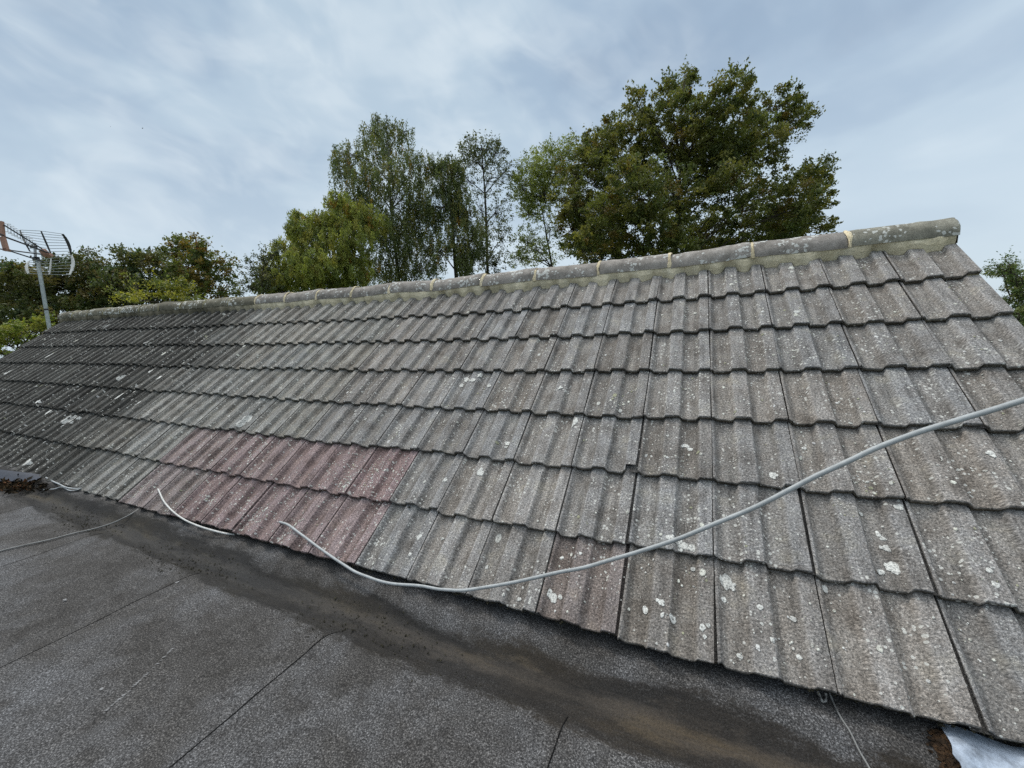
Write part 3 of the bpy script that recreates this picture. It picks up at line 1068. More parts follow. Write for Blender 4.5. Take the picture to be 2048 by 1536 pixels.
def roof_pt(x, y, h):
    u, v = on_roof(x, y, h)
    return rw(u, v, h)


def depth_of(p):
    return float(M[2] @ (p - CAM))


pts = [roof_pt(556, 1043, -0.022), roof_pt(563, 1045, -0.004), roof_pt(577, 1050, 0.008), roof_pt(600, 1067, 0.009), roof_pt(650, 1104, 0.010), roof_pt(700, 1137, 0.010)]
d0 = depth_of(pts[-1])
hang = [(740, 1156), (785, 1166), (845, 1172), (885, 1180), (930, 1181), (985, 1174), (1040, 1163), (1100, 1148), (1170, 1135), (1240, 1115), (1330, 1087),
        (1430, 1048), (1520, 1008), (1610, 962), (1700, 918), (1790, 880), (1880, 850), (1960, 826), (2048, 800), (2200, 752), (2400, 700)]
for x, y in hang:
    f = (x - 700) / (2048 - 700)
    d = 1.0 / ((1 - f) / d0 + f / 0.80) if x <= 2048 else 0.80 - (x - 2048) * 0.0004
    if x < 940:
        pe = roof_pt(x, y, 0.010)
        d = min(d, depth_of(pe))
    pts.append(at(x, y, d))
dirn = pts[-1] - pts[-3]
dirn = dirn / np.linalg.norm(dirn)
for k in (0.6, 1.3, 2.2, 3.4):
    pts.append(pts[-1] + dirn * 0.8 + np.array([0, 0, 0.10 * k]))
mb = MB()
cl = spline(pts, 6)
cl[30:] += np.stack([smoothnoise(len(cl) - 30, 0.0011, 9) for _ in range(3)], 1)
mb.tube(cl, 0.0060, 10)
tag(mb.build('cable', MAT_CABLE, smooth=True), 'thick grey cable sagging from a reddish tile joint up across the grey tiles', 'cable')

mb = MB()
q = [roof_pt(316, 978, -0.02), roof_pt(318, 982, 0.004), roof_pt(328, 1003, 0.009), roof_pt(346, 1023, 0.010), roof_pt(370, 1040, 0.008), roof_pt(400, 1053, 0.006)]
e = [roof_pt(430, 1062, -0.003), roof_pt(452, 1067, -0.02), roof_pt(470, 1069, -0.05)]
mb.tube(spline(q + e, 6), 0.0050, 8)
tag(mb.build('cable', MAT_CABLE_W, smooth=True), 'short white cable looping from a reddish tile joint over the eaves', 'cable')

mb = MB()
q = [flat_point(x, y, 0.008) for x, y in ((-120, 1140), (-40, 1113), (0, 1102), (50, 1090), (100, 1079), (150, 1066), (190, 1057))]
q += [flat_point(x, y, 0.012) for x, y in ((225, 1046), (255, 1032))]
q += [roof_pt(278, 1018, -0.03), roof_pt(291, 1008, -0.045)]
mb.tube(spline(q, 6), 0.0042, 8)
tag(mb.build('cable', MAT_CABLE_D, smooth=True), 'thin darker grey cable lying on the felt and running up under the reddish tiles', 'cable')

mb = MB()
q = [roof_pt(1656, 1376, -0.03), flat_point(1664, 1398, 0.008), flat_point(1680, 1432, 0.006), flat_point(1700, 1463, 0.005), flat_point(1718, 1500, 0.004), flat_point(1740, 1538, 0.004), flat_point(1775, 1600, 0.004)]
mb.tube(spline(q, 6), 0.0024, 7)
tag(mb.build('wire', MAT_CABLE_D, smooth=True), 'thin grey wire hanging out from under the eaves onto the felt', 'wire')

mb = MB()
q = [roof_pt(92, 955, -0.012), roof_pt(104, 962, -0.014), flat_point(118, 968, 0.03), flat_point(130, 974, 0.02), flat_point(146, 977, 0.016), flat_point(162, 977, 0.012)]
mb.tube(spline(q, 6), 0.005, 7)
q = [flat_point(88, 979, 0.01), flat_point(108, 978, 0.008), flat_point(124, 974, 0.01), flat_point(140, 981, 0.008), flat_point(158, 979, 0.008)]
mb.tube(spline(q, 6), 0.004, 7)
tag(mb.build('torn_flashing', MAT_CABLE, smooth=True), 'curled white offcut lying at the eaves of the dark tiles', 'offcut')

# torn sliver hanging under the eaves
mb = MB()
q = [roof_pt(1636, 1384, -0.02), flat_point(1642, 1396, 0.018), flat_point(1646, 1404, 0.010), flat_point(1652, 1400, 0.014), roof_pt(1652, 1388, -0.022)]
mb.tube(spline(q, 5), [0.0026 + 0.0012 * math.sin(k) for k in range(21)], 5)
tag(mb.build('torn_felt', MAT_CABLE_D), 'torn grey sliver of underlay dangling beside the thin wire at the eaves', 'underlay scrap')


# lead flashing at the right and at the far left
def sheet(name, outline, mat, label, cat, lift, crease=0.004, n=16):
    """A bent metal sheet lying on the felt; OUTLINE: four photo corners."""
    mb = MB()
    a, b_, c, d = [np.array(p, float) for p in outline]
    P = np.zeros((n, n, 3))
    wob = smoothnoise(n, 1.0, 3)
    wob2 = smoothnoise(n, 1.0, 3)
    for i in range(n):
        for j in range(n):
            s_, t_ = i / (n - 1), j / (n - 1)
            px = (1 - s_) * ((1 - t_) * a + t_ * d) + s_ * ((1 - t_) * b_ + t_ * c)
            px = px + np.array([wob[j] * 3.5 * (1 - s_), 0])
            P[i, j] = flat_point(px[0], px[1], lift) + np.array([0, 0, crease * (math.sin(s_ * 9 + t_ * 2) + 0.6 * wob2[i] * 0.5)])
    mb.grid(P)
    k = P.copy()
    k[..., 2] -= 0.0022
    mb.grid(k[::-1])
    for e in (P[0], P[-1][::-1], P[:, 0][::-1], P[:, -1]):
        mb.grid(np.stack([e, e - np.array([0, 0, 0.0022])]))
    return tag(mb.build(name, mat, smooth=True), label, cat)


sheet('lead_flashing', ((1888, 1448), (2100, 1512), (2120, 1640), (1932, 1580)), MAT_LEAD, 'bright blue-white lead sheet sticking out below the eaves', 'flashing', 0.012)
sheet('lead_flashing', ((-60, 930), (88, 950), (66, 964), (-70, 960)), MAT_LEAD_D, 'dull blue-grey lead sheet under the eaves of the dark tiles beside dead leaves', 'flashing', 0.012, 0.002)
mb = MB()
for _ in range(900):
    x, y = rng.normal(1893, 12), rng.uniform(1462, 1560)
    x += (y - 1490) * 0.45
    p = flat_point(x, y, 0.004)
    crumb(mb, p, abs(rng.normal()) * 0.0035 + 0.002)
tag(mb.build('dead_moss', MAT_RUST), 'rusty brown dead moss heaped against the bright lead sheet', 'moss', kind='stuff')

# dead leaves at the far left
mb = MB()
for _ in range(420):
    x, y = rng.uniform(-40, 95), rng.normal(972, 6)
    if x > 60 and rng.random() < 0.6:
        continue
    p = flat_point(x, y, 0.012) + np.array([0, 0, abs(rng.normal()) * 0.006])
    r = rng.uniform(0.012, 0.028)
    a_, b_ = rng.normal(size=3), rng.normal(size=3)
    a_ /= np.linalg.norm(a_)
    b_ -= a_ * (a_ @ b_)
    b_ /= np.linalg.norm(b_)
    hot = rng.random()
    tn = (1.1, 1.2, 1.0, 1) if hot < 0.55 else (2.6, 1.9, 1.3, 1) if hot < 0.75 and x < 70 else (0.4, 0.5, 0.45, 1)
    mb.add([p - a_ * r, p + b_ * r * 0.5, p + a_ * r, p - b_ * r * 0.5], [(0, 1, 2), (0, 2, 3)], tint=tn)
tag(mb.build('leaf_litter', MAT_RUST), 'heap of dead brown leaves in the valley below the dark tiles', 'leaf litter', kind='stuff')

# ------------------------------------------------------------------ television aerial
AD = 10.6


def ap(x, y, dd=0.0):
    return at(x, y, AD + dd)


m0, m1 = ap(97, 646), ap(71, 495)
axis = (m1 - m0) / np.linalg.norm(m1 - m0)
foot = m0 - axis * ((m0[2] - (m0[2] - 1.2)) / axis[2])
aerial = empty('television_aerial', [float(c) for c in foot], 'television aerial with a barred grid reflector on a pale mast behind the left verge', 'aerial')
mb = MB()
mb.tube([foot, m0, ap(84, 571), ap(74, 515)], 0.041, 12)
mast = mb.build('mast', MAT_MAST, aerial, smooth=True)
for a_, b_ in (((92.5, 621), (92, 618)), ((81.5, 572.5), (81, 569.5)), ((75.8, 531.5), (75.2, 528.5))):
    mb = MB()
    mb.tube([ap(*a_), ap(*b_)], 0.046, 12)
    mb.build('band', MAT_BLACK, mast)
mb = MB()
mb.tube([foot + axis * 0.0 - np.array([0, 0, 0.0]), foot + axis * 0.5], 0.07, 12)
# bracket down to the ground behind the gable: a pole standing in the yard
mb.tube([np.array([foot[0], foot[1], GZ]), foot], 0.05, 10)
mb.build('pole', MAT_MAST, aerial, smooth=True)
mb = MB()
mb.tube([ap(71, 520), ap(69.5, 486)], 0.028, 10)
mb.build('mast_tip', MAT_ALU, aerial)
for c_ in ((67, 493), (72, 517)):
    mb = MB()
    p = ap(*c_)
    mb.box(p - np.array([0.07, 0.05, 0.035]), p + np.array([0.07, 0.05, 0.035]))
    mb.tube([p - np.array([0.13, 0, -0.01]), p + np.array([0.13, 0, 0.01])], 0.02, 7)
    mb.tube([p - np.array([0.03, 0.09, -0.01]), p + np.array([0.03, -0.09, 0.05])], 0.018, 7)
    mb.build('clamp', MAT_BLACK, aerial)
mb = MB()
for a_, b_, r_ in (((8, 450, -0.9), (88, 500, 0.05), 0.016), ((-30, 456, -1.2), (8, 471, -0.9), 0.018), ((8, 473, -0.9), (98, 506, 0.05), 0.02),
                   ((-30, 494, -1.2), (85, 509, 0.0), 0.016), ((17, 501, -0.8), (88, 524, 0.0), 0.016)):
    mb.tube([ap(*a_), ap(*b_)], r_, 7)
mb.build('boom', MAT_DGREY, aerial)
# orange bracket and dipole box
mb = MB()


def beam(mb, p, q, w, t):
    p, q = np.asarray(p), np.asarray(q)
    d = (q - p) / np.linalg.norm(q - p)
    s_ = np.cross(d, M[2])
    s_ /= np.linalg.norm(s_)
    n_ = np.cross(d, s_)
    v = [c + s_ * a * w + n_ * b_ * t for c in (p, q) for a, b_ in ((-1, -1), (1, -1), (1, 1), (-1, 1))]
    mb.add(v, [(0, 1, 2, 3), (7, 6, 5, 4), (0, 4, 5, 1), (1, 5, 6, 2), (2, 6, 7, 3), (3, 7, 4, 0)])


beam(mb, ap(2.5, 443, -0.9), ap(5.5, 472, -0.9), 0.038, 0.03)
beam(mb, ap(5, 474, -0.9), ap(13, 501, -0.9), 0.048, 0.03)
beam(mb, ap(8, 499, -0.9), ap(19, 501, -0.9), 0.030, 0.03)
mb.build('end_bracket', MAT_ORANGE, aerial)
mb = MB()
beam(mb, ap(84, 500, 0.0), ap(97, 513, 0.05), 0.06, 0.05)
beam(mb, ap(96, 508, 0.0), ap(103, 514, 0.05), 0.045, 0.05)
mb.build('dipole_box', MAT_ORANGE, aerial)
# short directors
for k in range(9):
    mb = MB()
    f = k / 8
    x, y = 12 + 50 * f, 449 + 33 * f
    mb.tube([ap(x - 4, y - 2, -0.85 + 0.7 * f), ap(x + 10, y - 0.5, -0.75 + 0.7 * f)], 0.008, 5)
    mb.tube([ap(x - 2, y + 14 - 6 * f, -0.85 + 0.7 * f), ap(x + 11, y + 16 - 6 * f, -0.75 + 0.7 * f)], 0.008, 5)
    mb.tube([ap(x + 3, y - 1, -0.8 + 0.7 * f), ap(x + 4, y + 15 - 6 * f, -0.8 + 0.7 * f)], 0.006, 5)
    mb.build('director', MAT_ALU, aerial)
# grid reflector: two leaves
UP = [((40, 460), (47, 478), (60, 503)), ((82, 462), (92, 485), (103, 510)), ((125, 468), (136, 486), (142, 508))]
LO = [((58, 522), (53, 533), (57, 547)), ((102, 517), (101, 533), (98.5, 549)), ((143, 512), (146, 530), (139, 549.5))]
DU = [0.35, 0.15, -0.05]


def quad(pts3, f):
    a_, b_, c_ = [np.array(p, float) for p in pts3]
    return (1 - f) * (1 - 2 * f) * a_ + 4 * f * (1 - f) * b_ + f * (2 * f - 1) * c_


for nm, R_, nrods, mat in (('upper', UP, 9, MAT_DGREY), ('lower', LO, 7, MAT_ALU)):
    mb = MB()
    for k in range(nrods):
        f = k / (nrods - 1)
        e = 0.30 * (f if nm == 'upper' else 1 - f)
        mb.tube([ap(*quad(R_[q], f), DU[q] + e) for q in range(3)], 0.0072, 6)
    grid = mb.build('reflector_grid', MAT_ALU, aerial)
    for q in range(3):
        mb = MB()
        ff = np.linspace(0, 1, 7)
        pp = [ap(*quad(R_[q], f), DU[q] - 0.012 + 0.30 * (f if nm == 'upper' else 1 - f)) for f in ff]
        wid = 0.016 if (q == 1 or nm == 'upper' and q == 0) else 0.038
        for k in range(6):
            beam(mb, pp[k], pp[k + 1], wid * math.sin(math.pi * (0.12 + 0.76 * (k + 0.5) / 6)) + 0.006, 0.008)
        mb.build('reflector_rib', MAT_DGREY if nm == 'upper' else MAT_CABLE_W, grid)

# ------------------------------------------------------------------ trees


DENSE = 2.3
LEAF_GAIN = 1.75


def leaf_faces(C, up, right, L, asp):
    """Bent leaf quads: two triangles each."""
    n = len(C)
    V = np.empty((n, 4, 3))
    V[:, 0] = C - up * L[:, None]
    V[:, 1] = C + right * (L * asp)[:, None]
    V[:, 2] = C + up * L[:, None]
    V[:, 3] = C - right * (L * asp)[:, None]
    return V


def unit(a):
    return a / (np.linalg.norm(a, axis=-1, keepdims=True) + 1e-9)


def tree(name, label, cat, base, D, blobs, palette, leaf=0.075, asp=0.55, clump=0.38, cover=2.2, droop=0.0, bark=None, trunk_r=0.2,
         group=None, limb=0.055, spread=0.6, bare=0.0, twigs=True, shoots=4, fat=1.0):
    """BLOBS: (x, y, rx, ry[, density]) lobes of the crown in photo pixels at distance D."""
    bark = bark or MAT_BARK
    foot_ = at(base[0], base[1], D)
    foot_[2] = GZ
    root = empty(name, [float(c) for c in foot_], label, cat, group)
    px = D / F
    lobes = []
    allx = np.array([b[0] for b in blobs])
    half = max(1.0, (allx.max() - allx.min()) * 0.5 * px)
    fwd = unit(M[2] * np.array([1, 1, 0]))
    Cs, Us, Rs, Ls, Ts = [], [], [], [], []
    tb = MB()
    top = at(base[2], base[3], D)
    pts_t = spline([foot_, foot_ * 0.6 + top * 0.4 + rng.normal(size=3) * 0.12, foot_ * 0.25 + top * 0.75 + rng.normal(size=3) * 0.12, top], 5)
    tb.tube(pts_t, np.linspace(trunk_r, trunk_r * 0.16, len(pts_t)), 8)
    for b in blobs:
        x, y, rx, ry = b[:4]
        rx, ry = rx * fat, ry * fat
        dens = b[4] if len(b) > 4 else 1.0
        ax = (x - allx.mean()) / (max(1, np.ptp(allx)) * 0.5)
        room = math.sqrt(max(0.05, 1 - min(0.95, ax * ax))) * half * spread
        dd = rng.uniform(-1, 1) * room
        dist = D + dd
        c = at(x, y, dist)
        sx, sy = rx * dist / F, ry * dist / F
        sz = 0.5 * (sx + sy)
        # limb from the trunk
        k0 = np.argmin(np.linalg.norm(pts_t - (c - np.array([0, 0, 0.9 * np.linalg.norm(c[:2] - pts_t[-1][:2])])), axis=1))
        k0 = min(k0, len(pts_t) - 2)
        s0 = pts_t[k0]
        mid = 0.5 * (s0 + c) + np.array([0, 0, 0.10 * np.linalg.norm(c - s0)]) + rng.normal(size=3) * 0.1
        lp = spline([s0, mid, c], 5)
        tb.tube(lp, np.linspace(limb, 0.012, len(lp)), 5)
        nl = int(dens * cover * DENSE * math.pi * sx * sy / (2 * leaf * leaf * asp * 1.1))
        ncl = max(6, int((5.0 if not droop else 11.0) * sx * sy / (clump * clump) * min(1.3, 0.5 + dens * 0.5)))
        right_v, up_v = M[0], -M[1]
        q = unit(rng.normal(size=(ncl, 3))) * (rng.random((ncl, 1)) ** 0.40)
        cc = c + q[:, :1] * sx * right_v + q[:, 1:2] * sy * up_v + q[:, 2:] * sz * M[2]
        if twigs:
            for p in cc[:min(ncl, 26)]:
                tw = np.array([lp[-1 - int(rng.integers(0, 4))], 0, 0], dtype=object)[0]
                tb.tube([tw, 0.5 * (tw + p) + rng.normal(size=3) * 0.05, p + unit(p - tw) * clump * 0.4], np.array([0.016, 0.010, 0.004]), 3, caps=False)
        which = rng.integers(0, ncl, nl)
        shade = rng.normal(size=ncl)
        pal_i = rng.choice(len(palette), size=ncl, p=[p_[1] for p_ in palette])
        pal = np.array([p_[0] for p_ in palette])
        csz = clump * (0.6 + 0.7 * rng.random(ncl))
        if droop:
            ln = droop * (0.35 + rng.random(ncl))
            t_ = rng.random(nl)
            off = rng.normal(size=(nl, 3)) * (0.17 * csz[which])[:, None]
            side = unit(rng.normal(size=(ncl, 3)) * np.array([1, 1, 0.0])) * 0.45
            off += side[which] * (t_ * (1 - 0.4 * t_))[:, None] * csz[which][:, None]
            off[:, 2] -= t_ * ln[which]
            pos = cc[which] + off
            up = unit(np.array([0, 0, 1.0]) + rng.normal(size=(nl, 3)) * 0.45)
        else:
            g = rng.normal(size=(nl, 3)) * np.array([0.5, 0.5, 0.34])
            outw = unit(cc - (c - np.array([0, 0, 0.4 * sy])))
            along = rng.random(nl) ** 0.8
            pos = cc[which] + g * csz[which][:, None] * (1 - 0.45 * along)[:, None] + outw[which] * (along * csz[which] * 0.9)[:, None]
            up = unit(outw[which] * 0.5 + rng.normal(size=(nl, 3)) * 0.8)
        nsh = 0 if droop else int(shoots * max(1, (sx * sy) ** 0.5 / 0.9))
        if nsh:                                # leafy shoots standing out of the lobe
            per = max(8, int(0.075 * nl / nsh))
            sd0 = unit(rng.normal(size=(nsh, 3)) + np.array([0, 0, 0.55]) + 0.8 * unit(c - (top - np.array([0, 0, 2.5]))))
            q0 = c + sd0 * np.array([sx, sx, sy]) * 0.80
            ln = clump * rng.uniform(0.9, 2.2, nsh)
            ti = rng.random((nsh, per))
            ps = q0[:, None] + sd0[:, None] * (ti * ln[:, None])[..., None] + rng.normal(size=(nsh, per, 3)) * (0.24 * clump * (1.1 - ti))[..., None]
            k_ = nsh * per
            pos = np.concatenate([pos, ps.reshape(-1, 3)])
            up = np.concatenate([up, unit(np.repeat(sd0, per, 0) * 0.6 + rng.normal(size=(k_, 3)) * 0.7)])
            which = np.concatenate([which, np.repeat(rng.integers(0, ncl, nsh), per)])
            nl += k_
        nrm = unit(rng.normal(size=(nl, 3)) + np.array([0, 0, 0.9]))
        rt = unit(np.cross(up, nrm))
        col = pal[pal_i[which]] * (1 + 0.14 * shade[which] + 0.16 * rng.normal(size=nl))[:, None]
        col = np.clip(col * LEAF_GAIN, 0.01, 0.5)
        Cs.append(pos), Us.append(up), Rs.append(rt)
        Ls.append(leaf * rng.uniform(0.6, 1.25, nl)), Ts.append(col)
    C, U, R_, L, T = map(np.concatenate, (Cs, Us, Rs, Ls, Ts))
    V = leaf_faces(C, U, R_, L, asp)
    # fold each leaf slightly
    fold = np.cross(U, R_) * (L * 0.18)[:, None]
    V[:, 1] += fold
    V[:, 3] += fold
    n = len(V)
    me = bpy.data.meshes.new('crown')
    me.vertices.add(n * 4)
    me.vertices.foreach_set('co', V.astype(np.float32).ravel())
    idx = np.arange(n)[:, None] * 4 + np.array([0, 1, 2, 0, 2, 3])
    me.loops.add(n * 6)
    me.loops.foreach_set('vertex_index', idx.astype(np.int32).ravel())
    me.polygons.add(n * 2)
    me.polygons.foreach_set('loop_start', (np.arange(n * 2) * 3).astype(np.int32))
    me.polygons.foreach_set('loop_total', np.full(n * 2, 3, dtype=np.int32))
    a_ = me.attributes.new('tint', 'FLOAT_COLOR', 'POINT')
    a_.data.foreach_set('color', np.repeat(np.concatenate([T, np.ones((n, 1))], 1), 4, axis=0).astype(np.float32).ravel())
    me.materials.append(MAT_LEAF)
    me.update(calc_edges=True)
    me.validate()
    o = bpy.data.objects.new('crown', me)
    COL.objects.link(o)
    o.parent = root
    o.matrix_parent_inverse = Matrix.Translation(-Vector(root.location))
    tb.build('trunk', bark, root)
    return root


OAK = [((0.086, 0.094, 0.026), 0.45), ((0.060, 0.074, 0.024), 0.26), ((0.125, 0.118, 0.032), 0.24), ((0.110, 0.080, 0.020), 0.05)]
BIRCH = [((0.096, 0.112, 0.042), 0.52), ((0.066, 0.086, 0.038), 0.28), ((0.125, 0.118, 0.034), 0.185), ((0.20, 0.12, 0.02), 0.015)]
WILLOW = [((0.175, 0.188, 0.046), 0.55), ((0.115, 0.135, 0.040), 0.29), ((0.160, 0.150, 0.034), 0.14), ((0.19, 0.105, 0.018), 0.02)]
ASH = [((0.160, 0.180, 0.052), 0.6), ((0.110, 0.130, 0.040), 0.4)]
THIN = [((0.060, 0.072, 0.036), 0.7), ((0.10, 0.105, 0.05), 0.3)]
DARK = [((0.055, 0.066, 0.023), 0.45), ((0.075, 0.075, 0.026), 0.32), ((0.098, 0.080, 0.026), 0.15), ((0.045, 0.068, 0.030), 0.08)]
MAPLE = [((0.085, 0.095, 0.026), 0.48), ((0.125, 0.090, 0.022), 0.24), ((0.150, 0.080, 0.020), 0.08), ((0.062, 0.080, 0.025), 0.20)]
YELLOW = [((0.190, 0.180, 0.030), 0.5), ((0.10, 0.115, 0.030), 0.5)]
GREEN = [((0.100, 0.125, 0.024), 0.6), ((0.150, 0.150, 0.030), 0.4)]
BUSH = [((0.065, 0.095, 0.034), 0.6), ((0.110, 0.125, 0.045), 0.4)]

tree('oak_tree', 'big dark green oak with a broad spiky crown, tallest tree above the ridge', 'tree', (1335, 560, 1362, 300), 23.0,
     [(1376, 182, 26, 30), (1335, 192, 26, 28), (1372, 150, 9, 12), (1461, 182, 34, 34), (1485, 172, 16, 14), (1547, 215, 44, 34), (1581, 250, 36, 26), (1608, 232, 14, 12, 0.7), (1273, 210, 24, 24, 0.7), (1284, 250, 42, 38),
      (1225, 272, 30, 28), (1171, 284, 18, 16, 0.8), (1200, 300, 30, 25), (1359, 257, 62, 52), (1444, 250, 60, 52), (1512, 275, 52, 44), (1342, 325, 80, 58), (1444, 325, 70, 52), (1239, 318, 52, 48),
      (1188, 365, 40, 52, 0.8), (1273, 376, 60, 50), (1527, 318, 34, 22), (1598, 360, 50, 28), (1632, 336, 20, 14, 0.7), (1638, 395, 20, 40), (1590, 415, 56, 42), (1530, 400, 40, 38, 0.7), (1461, 386, 60, 42, 0.9),
      (1369, 393, 52, 42, 0.8), (1222, 427, 48, 42), (1290, 461, 62, 42), (1205, 490, 52, 34), (1393, 468, 52, 40), (1495, 448, 74, 38), (1598, 458, 58, 28), (1154, 410, 26, 42, 0.7), (1176, 478, 30, 40),
      (1342, 492, 56, 36), (1440, 500, 60, 26), (1540, 482, 60, 20), (1250, 515, 60, 20), (1380, 520, 60, 16), (1130, 395, 24, 34, 0.8), (1150, 455, 34, 44, 0.9), (1165, 500, 40, 30), (1200, 440, 46, 46), (1140, 345, 22, 28, 0.7), (1250, 400, 50, 40), (1180, 330, 36, 30), (1320, 430, 50, 40), (1420, 330, 60, 40), (1560, 460, 50, 30)],
     OAK, leaf=0.080, clump=0.38, cover=2.5, fat=1.05, trunk_r=0.26, limb=0.055, shoots=9)
tree('ash_tree', 'pale green airy tree just left of the big oak', 'tree', (1140, 560, 1078, 385), 27.0,
     [(1045, 380, 26, 42), (1068, 342, 34, 28), (1113, 312, 40, 26), (1055, 428, 26, 26, 0.6), (1051, 482, 26, 26, 0.8), (1041, 516, 24, 16), (1090, 395, 30, 34, 0.6), (1100, 455, 30, 36, 0.35), (1140, 300, 24, 20), (1088, 520, 30, 15, 0.8), (1060, 365, 36, 36), (1100, 345, 36, 34), (1075, 410, 34, 36, 0.8), (1120, 370, 30, 34), (1070, 500, 34, 24, 0.7)],
     ASH, leaf=0.065, clump=0.34, cover=0.95, fat=1.12, shoots=10, trunk_r=0.13, limb=0.04)
tree('slender_tree', 'slender tall tree with a bare trunk and sparse leaves between birches and oak', 'tree', (976, 560, 963, 290), 27.0,
     [(964, 296, 40, 20), (934, 308, 20, 20), (990, 308, 24, 22), (955, 325, 45, 16, 0.7), (978, 357, 48, 40, 0.3), (1008, 345, 16, 26, 0.5), (935, 360, 20, 36, 0.4), (995, 425, 30, 44, 0.35), (962, 420, 25, 40, 0.25), (971, 465, 30, 34, 0.4), (961, 512, 38, 26, 0.9),
      (1008, 475, 16, 40, 0.5), (990, 525, 26, 20, 0.9)],
     THIN, leaf=0.070, clump=0.32, cover=0.95, shoots=9, trunk_r=0.16, limb=0.045)
tree('birch_tree', 'tall weeping birch, highest of the trees left of the oak', 'tree', (800, 570, 775, 290), 26.0,
     [(752, 236, 13, 10), (770, 250, 30, 16), (747, 262, 22, 18), (806, 262, 22, 18), (726, 278, 12, 16, 0.6), (768, 300, 52, 34), (700, 310, 34, 24), (683, 332, 22, 32), (838, 322, 30, 26), (785, 342, 52, 38), (724, 350, 36, 30),
      (712, 396, 32, 30, 0.7), (802, 400, 46, 38, 0.45), (842, 365, 26, 30, 0.6), (836, 432, 44, 38), (751, 466, 44, 40, 0.8), (819, 495, 54, 32), (770, 526, 64, 22), (785, 450, 44, 30, 0.6), (866, 495, 18, 34, 0.8), (850, 535, 30, 18, 0.7), (730, 545, 46, 18), (800, 548, 46, 14), (740, 400, 40, 36, 0.55), (760, 430, 40, 36, 0.5), (820, 465, 40, 36, 0.6), (840, 395, 30, 34, 0.7)],
     BIRCH, leaf=0.062, asp=0.5, clump=0.42, cover=1.35, droop=0.9, fat=1.10, bark=MAT_BARK_P, trunk_r=0.17, limb=0.04)
tree('birch_tree', 'shorter dark weeping birch with an ivy trunk right of the tallest birch', 'tree', (928, 565, 895, 335), 25.0,
     [(870, 338, 16, 20), (890, 322, 18, 16), (908, 330, 16, 20), (897, 358, 34, 30), (913, 396, 30, 36), (884, 416, 34, 38), (930, 436, 26, 32), (954, 470, 20, 32), (903, 468, 34, 28, 0.7), (930, 500, 24, 28, 1.2), (930, 526, 18, 24, 1.6), (880, 500, 20, 30, 0.4)],
     BIRCH, leaf=0.062, asp=0.5, clump=0.42, cover=1.7, droop=0.8, fat=1.15, trunk_r=0.2, limb=0.05)
tree('willow_tree', 'yellow-green drooping tree in front of the tallest birch', 'tree', (640, 590, 660, 420), 22.0,
     [(676, 398, 22, 16), (683, 420, 40, 28), (724, 425, 30, 26), (605, 430, 24, 12, 0.8), (594, 446, 18, 24, 0.8), (632, 440, 26, 20, 0.8), (666, 455, 54, 38), (622, 480, 40, 34), (700, 472, 40, 34), (592, 506, 44, 32), (645, 520, 64, 32), (562, 538, 40, 28),
      (700, 530, 48, 28), (535, 560, 30, 20), (600, 555, 54, 20), (680, 560, 50, 14), (640, 565, 60, 12), (560, 572, 40, 12), (750, 450, 26, 24, 0.8)],
     WILLOW, leaf=0.060, asp=0.5, clump=0.40, cover=2.5, fat=1.14, droop=0.5, trunk_r=0.2, limb=0.05)
tree('wispy_tree', 'small thin dark tree with wispy leaves left of the yellow-green drooping tree', 'tree', (525, 600, 528, 515), 21.0,
     [(500, 528, 18, 9, 0.8), (524, 520, 15, 18), (508, 547, 20, 14, 0.8), (548, 508, 20, 16), (530, 545, 24, 18), (492, 575, 16, 14, 0.7), (515, 570, 26, 14), (480, 585, 12, 10, 0.6), (545, 570, 24, 18)],
     [((0.050, 0.062, 0.030), 0.7), ((0.10, 0.10, 0.05), 0.3)], leaf=0.060, clump=0.30, cover=1.1, trunk_r=0.1, limb=0.03)
tree('hedgerow_tree', 'dense dark green tree behind the aerial at the left edge', 'tree', (60, 680, 80, 560), 27.0,
     [(10, 562, 40, 28), (60, 552, 40, 26), (110, 552, 40, 28), (30, 590, 60, 34), (100, 590, 60, 34), (0, 625, 40, 36, 0.8), (75, 625, 60, 30), (150, 590, 40, 34), (-60, 580, 60, 50), (130, 630, 40, 26), (172, 540, 26, 26), (150, 528, 16, 12), (190, 520, 12, 10), (20, 655, 50, 20), (90, 650, 40, 16)],
     DARK, leaf=0.10, clump=0.50, cover=2.8, trunk_r=0.3, limb=0.08)
tree('hedgerow_tree', 'dense dark brownish green tree between the aerial and the orange-tinted maple', 'tree', (255, 680, 260, 540), 27.0,
     [(215, 558, 36, 24), (246, 528, 24, 20), (290, 532, 40, 22), (325, 545, 32, 28), (240, 580, 52, 28), (200, 595, 40, 24), (295, 575, 52, 28), (345, 580, 40, 28), (262, 512, 10, 9, 0.8), (300, 515, 16, 10), (180, 620, 40, 20), (260, 606, 60, 14), (228, 612, 40, 14), (330, 605, 40, 10)],
     DARK, leaf=0.10, clump=0.48, cover=2.8, trunk_r=0.3, limb=0.08)
tree('maple_tree', 'bushy maple with orange-tinted leaves rising highest of the left hedgerow', 'tree', (400, 640, 392, 500), 24.0,
     [(374, 490, 22, 12), (395, 488, 14, 12), (356, 506, 26, 18), (392, 510, 30, 20), (412, 526, 32, 20), (376, 535, 36, 24), (420, 562, 36, 20), (444, 535, 13, 16, 0.7), (455, 522, 7, 16, 0.7), (460, 562, 12, 18, 0.7), (386, 567, 36, 22), (345, 520, 18, 14), (440, 585, 30, 12), (400, 590, 36, 12)],
     MAPLE, leaf=0.085, clump=0.36, cover=2.3, trunk_r=0.18, limb=0.05)
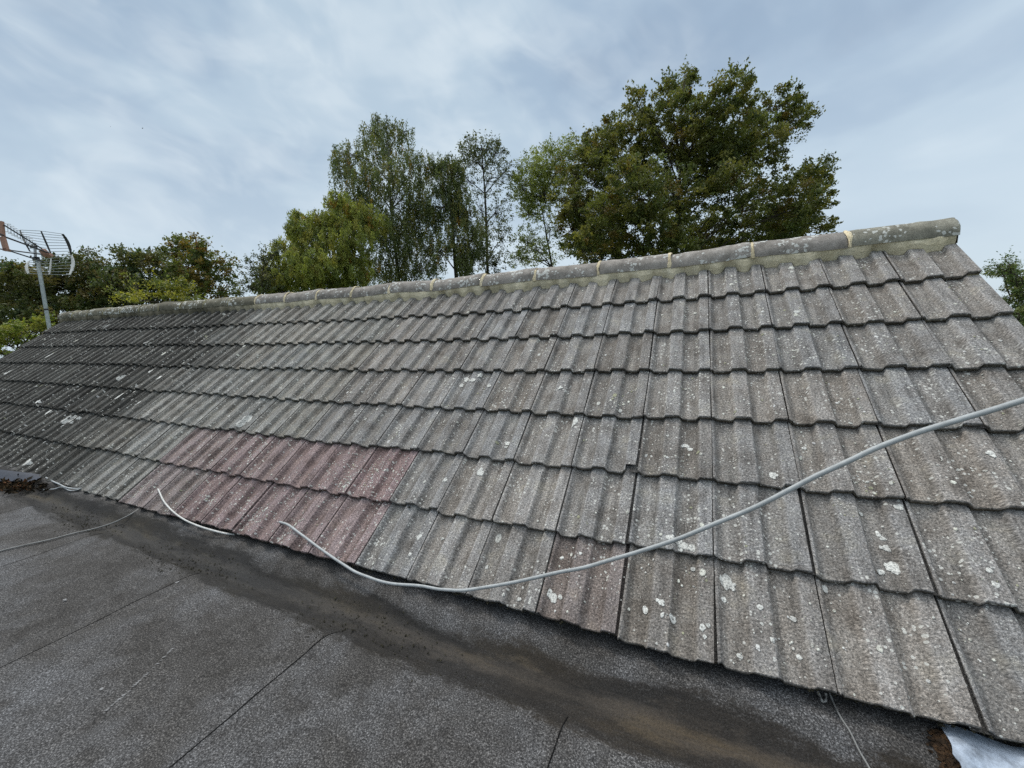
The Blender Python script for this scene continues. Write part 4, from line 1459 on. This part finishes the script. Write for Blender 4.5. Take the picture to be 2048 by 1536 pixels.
tree('yellow_shrub', 'yellow-leaved shrub showing above the left end of the ridge', 'shrub', (310, 640, 315, 580), 19.0,
     [(266, 568, 15, 10, 0.6), (273, 594, 30, 12, 0.7), (314, 572, 18, 14, 0.7), (342, 580, 30, 16), (362, 570, 16, 12), (325, 598, 54, 12), (246, 594, 20, 10, 0.5), (380, 588, 20, 12, 0.7)],
     YELLOW, leaf=0.065, clump=0.30, cover=1.5, trunk_r=0.06, limb=0.02)
tree('green_shrub', 'bright green shrub below the dark trees at the left verge', 'shrub', (30, 730, 40, 670), 15.0,
     [(20, 664, 36, 12), (8, 684, 40, 16), (48, 660, 26, 9), (70, 654, 30, 8), (92, 648, 20, 8), (-50, 680, 50, 24), (30, 676, 26, 14), (0, 705, 40, 16)],
     GREEN, leaf=0.055, clump=0.26, cover=2.3, trunk_r=0.05, limb=0.02)
tree('green_bush', 'feathery green bush beyond the right verge of the tiled roof', 'bush', (2060, 700, 2040, 560), 12.0,
     [(2003, 538, 20, 12, 0.6), (2023, 548, 26, 16), (2035, 570, 26, 22), (2046, 598, 22, 26), (2050, 625, 24, 26), (2090, 570, 50, 40), (2100, 630, 60, 50), (1992, 530, 10, 8, 0.4), (2012, 522, 8, 10, 0.4), (2100, 690, 80, 50), (2110, 750, 90, 60), (2180, 620, 70, 70), (2110, 810, 80, 50)],
     BUSH, leaf=0.036, asp=0.4, clump=0.17, cover=1.9, trunk_r=0.05, limb=0.014)

# ------------------------------------------------------------------ birds


def bird(x, y, D, span, label):
    mb = MB()
    c = at(x, y, D)
    ang = rng.uniform(-0.5, 0.5)
    fw = unit(M[0] * math.cos(ang) + np.array([0, 0, 0.25]))
    sd_ = unit(np.cross(fw, M[2]) * 0.8 + M[2] * 0.6)
    up = np.cross(sd_, fw)
    s = span
    mb.tube([c - fw * s * 0.28, c - fw * s * 0.1, c + fw * s * 0.1, c + fw * s * 0.2], np.array([0.01, 0.055, 0.05, 0.015]) * s, 7)
    for sg in (-1, 1):
        a_ = c + sd_ * sg * s * 0.25 + up * s * 0.12 + fw * s * 0.06
        t_ = c + sd_ * sg * s * 0.5 + up * s * 0.05 - fw * s * 0.10
        r0, r1 = c + fw * s * 0.10, c - fw * s * 0.06
        k = up * s * 0.012
        v = [r0 + k, r1 + k, a_ - fw * s * 0.12 + k, t_, a_ + fw * s * 0.02 + k]
        v += [p - 2 * k for p in v[:3]] + [t_ - k, v[4] - 2 * k]
        mb.add(v, [(0, 1, 2, 4), (4, 2, 3), (9, 7, 6, 5), (8, 7, 9), (0, 4, 9, 5), (1, 6, 7, 2), (2, 7, 8, 3), (4, 3, 8, 9)])
    mb.add([c - fw * s * 0.25, c - fw * s * 0.42 + sd_ * s * 0.05, c - fw * s * 0.42 - sd_ * s * 0.05, c - fw * s * 0.42 + up * s * 0.01], [(0, 1, 3), (0, 3, 2), (0, 2, 1)])
    tag(mb.build('bird', MAT_BIRD), label, 'bird')


bird(285, 256, 60, 0.50, 'larger dark speck of a bird flying alone in the cloudy left sky')
bird(221, 253, 60, 0.22, 'tiny bird close to the left of the larger bird in the sky')
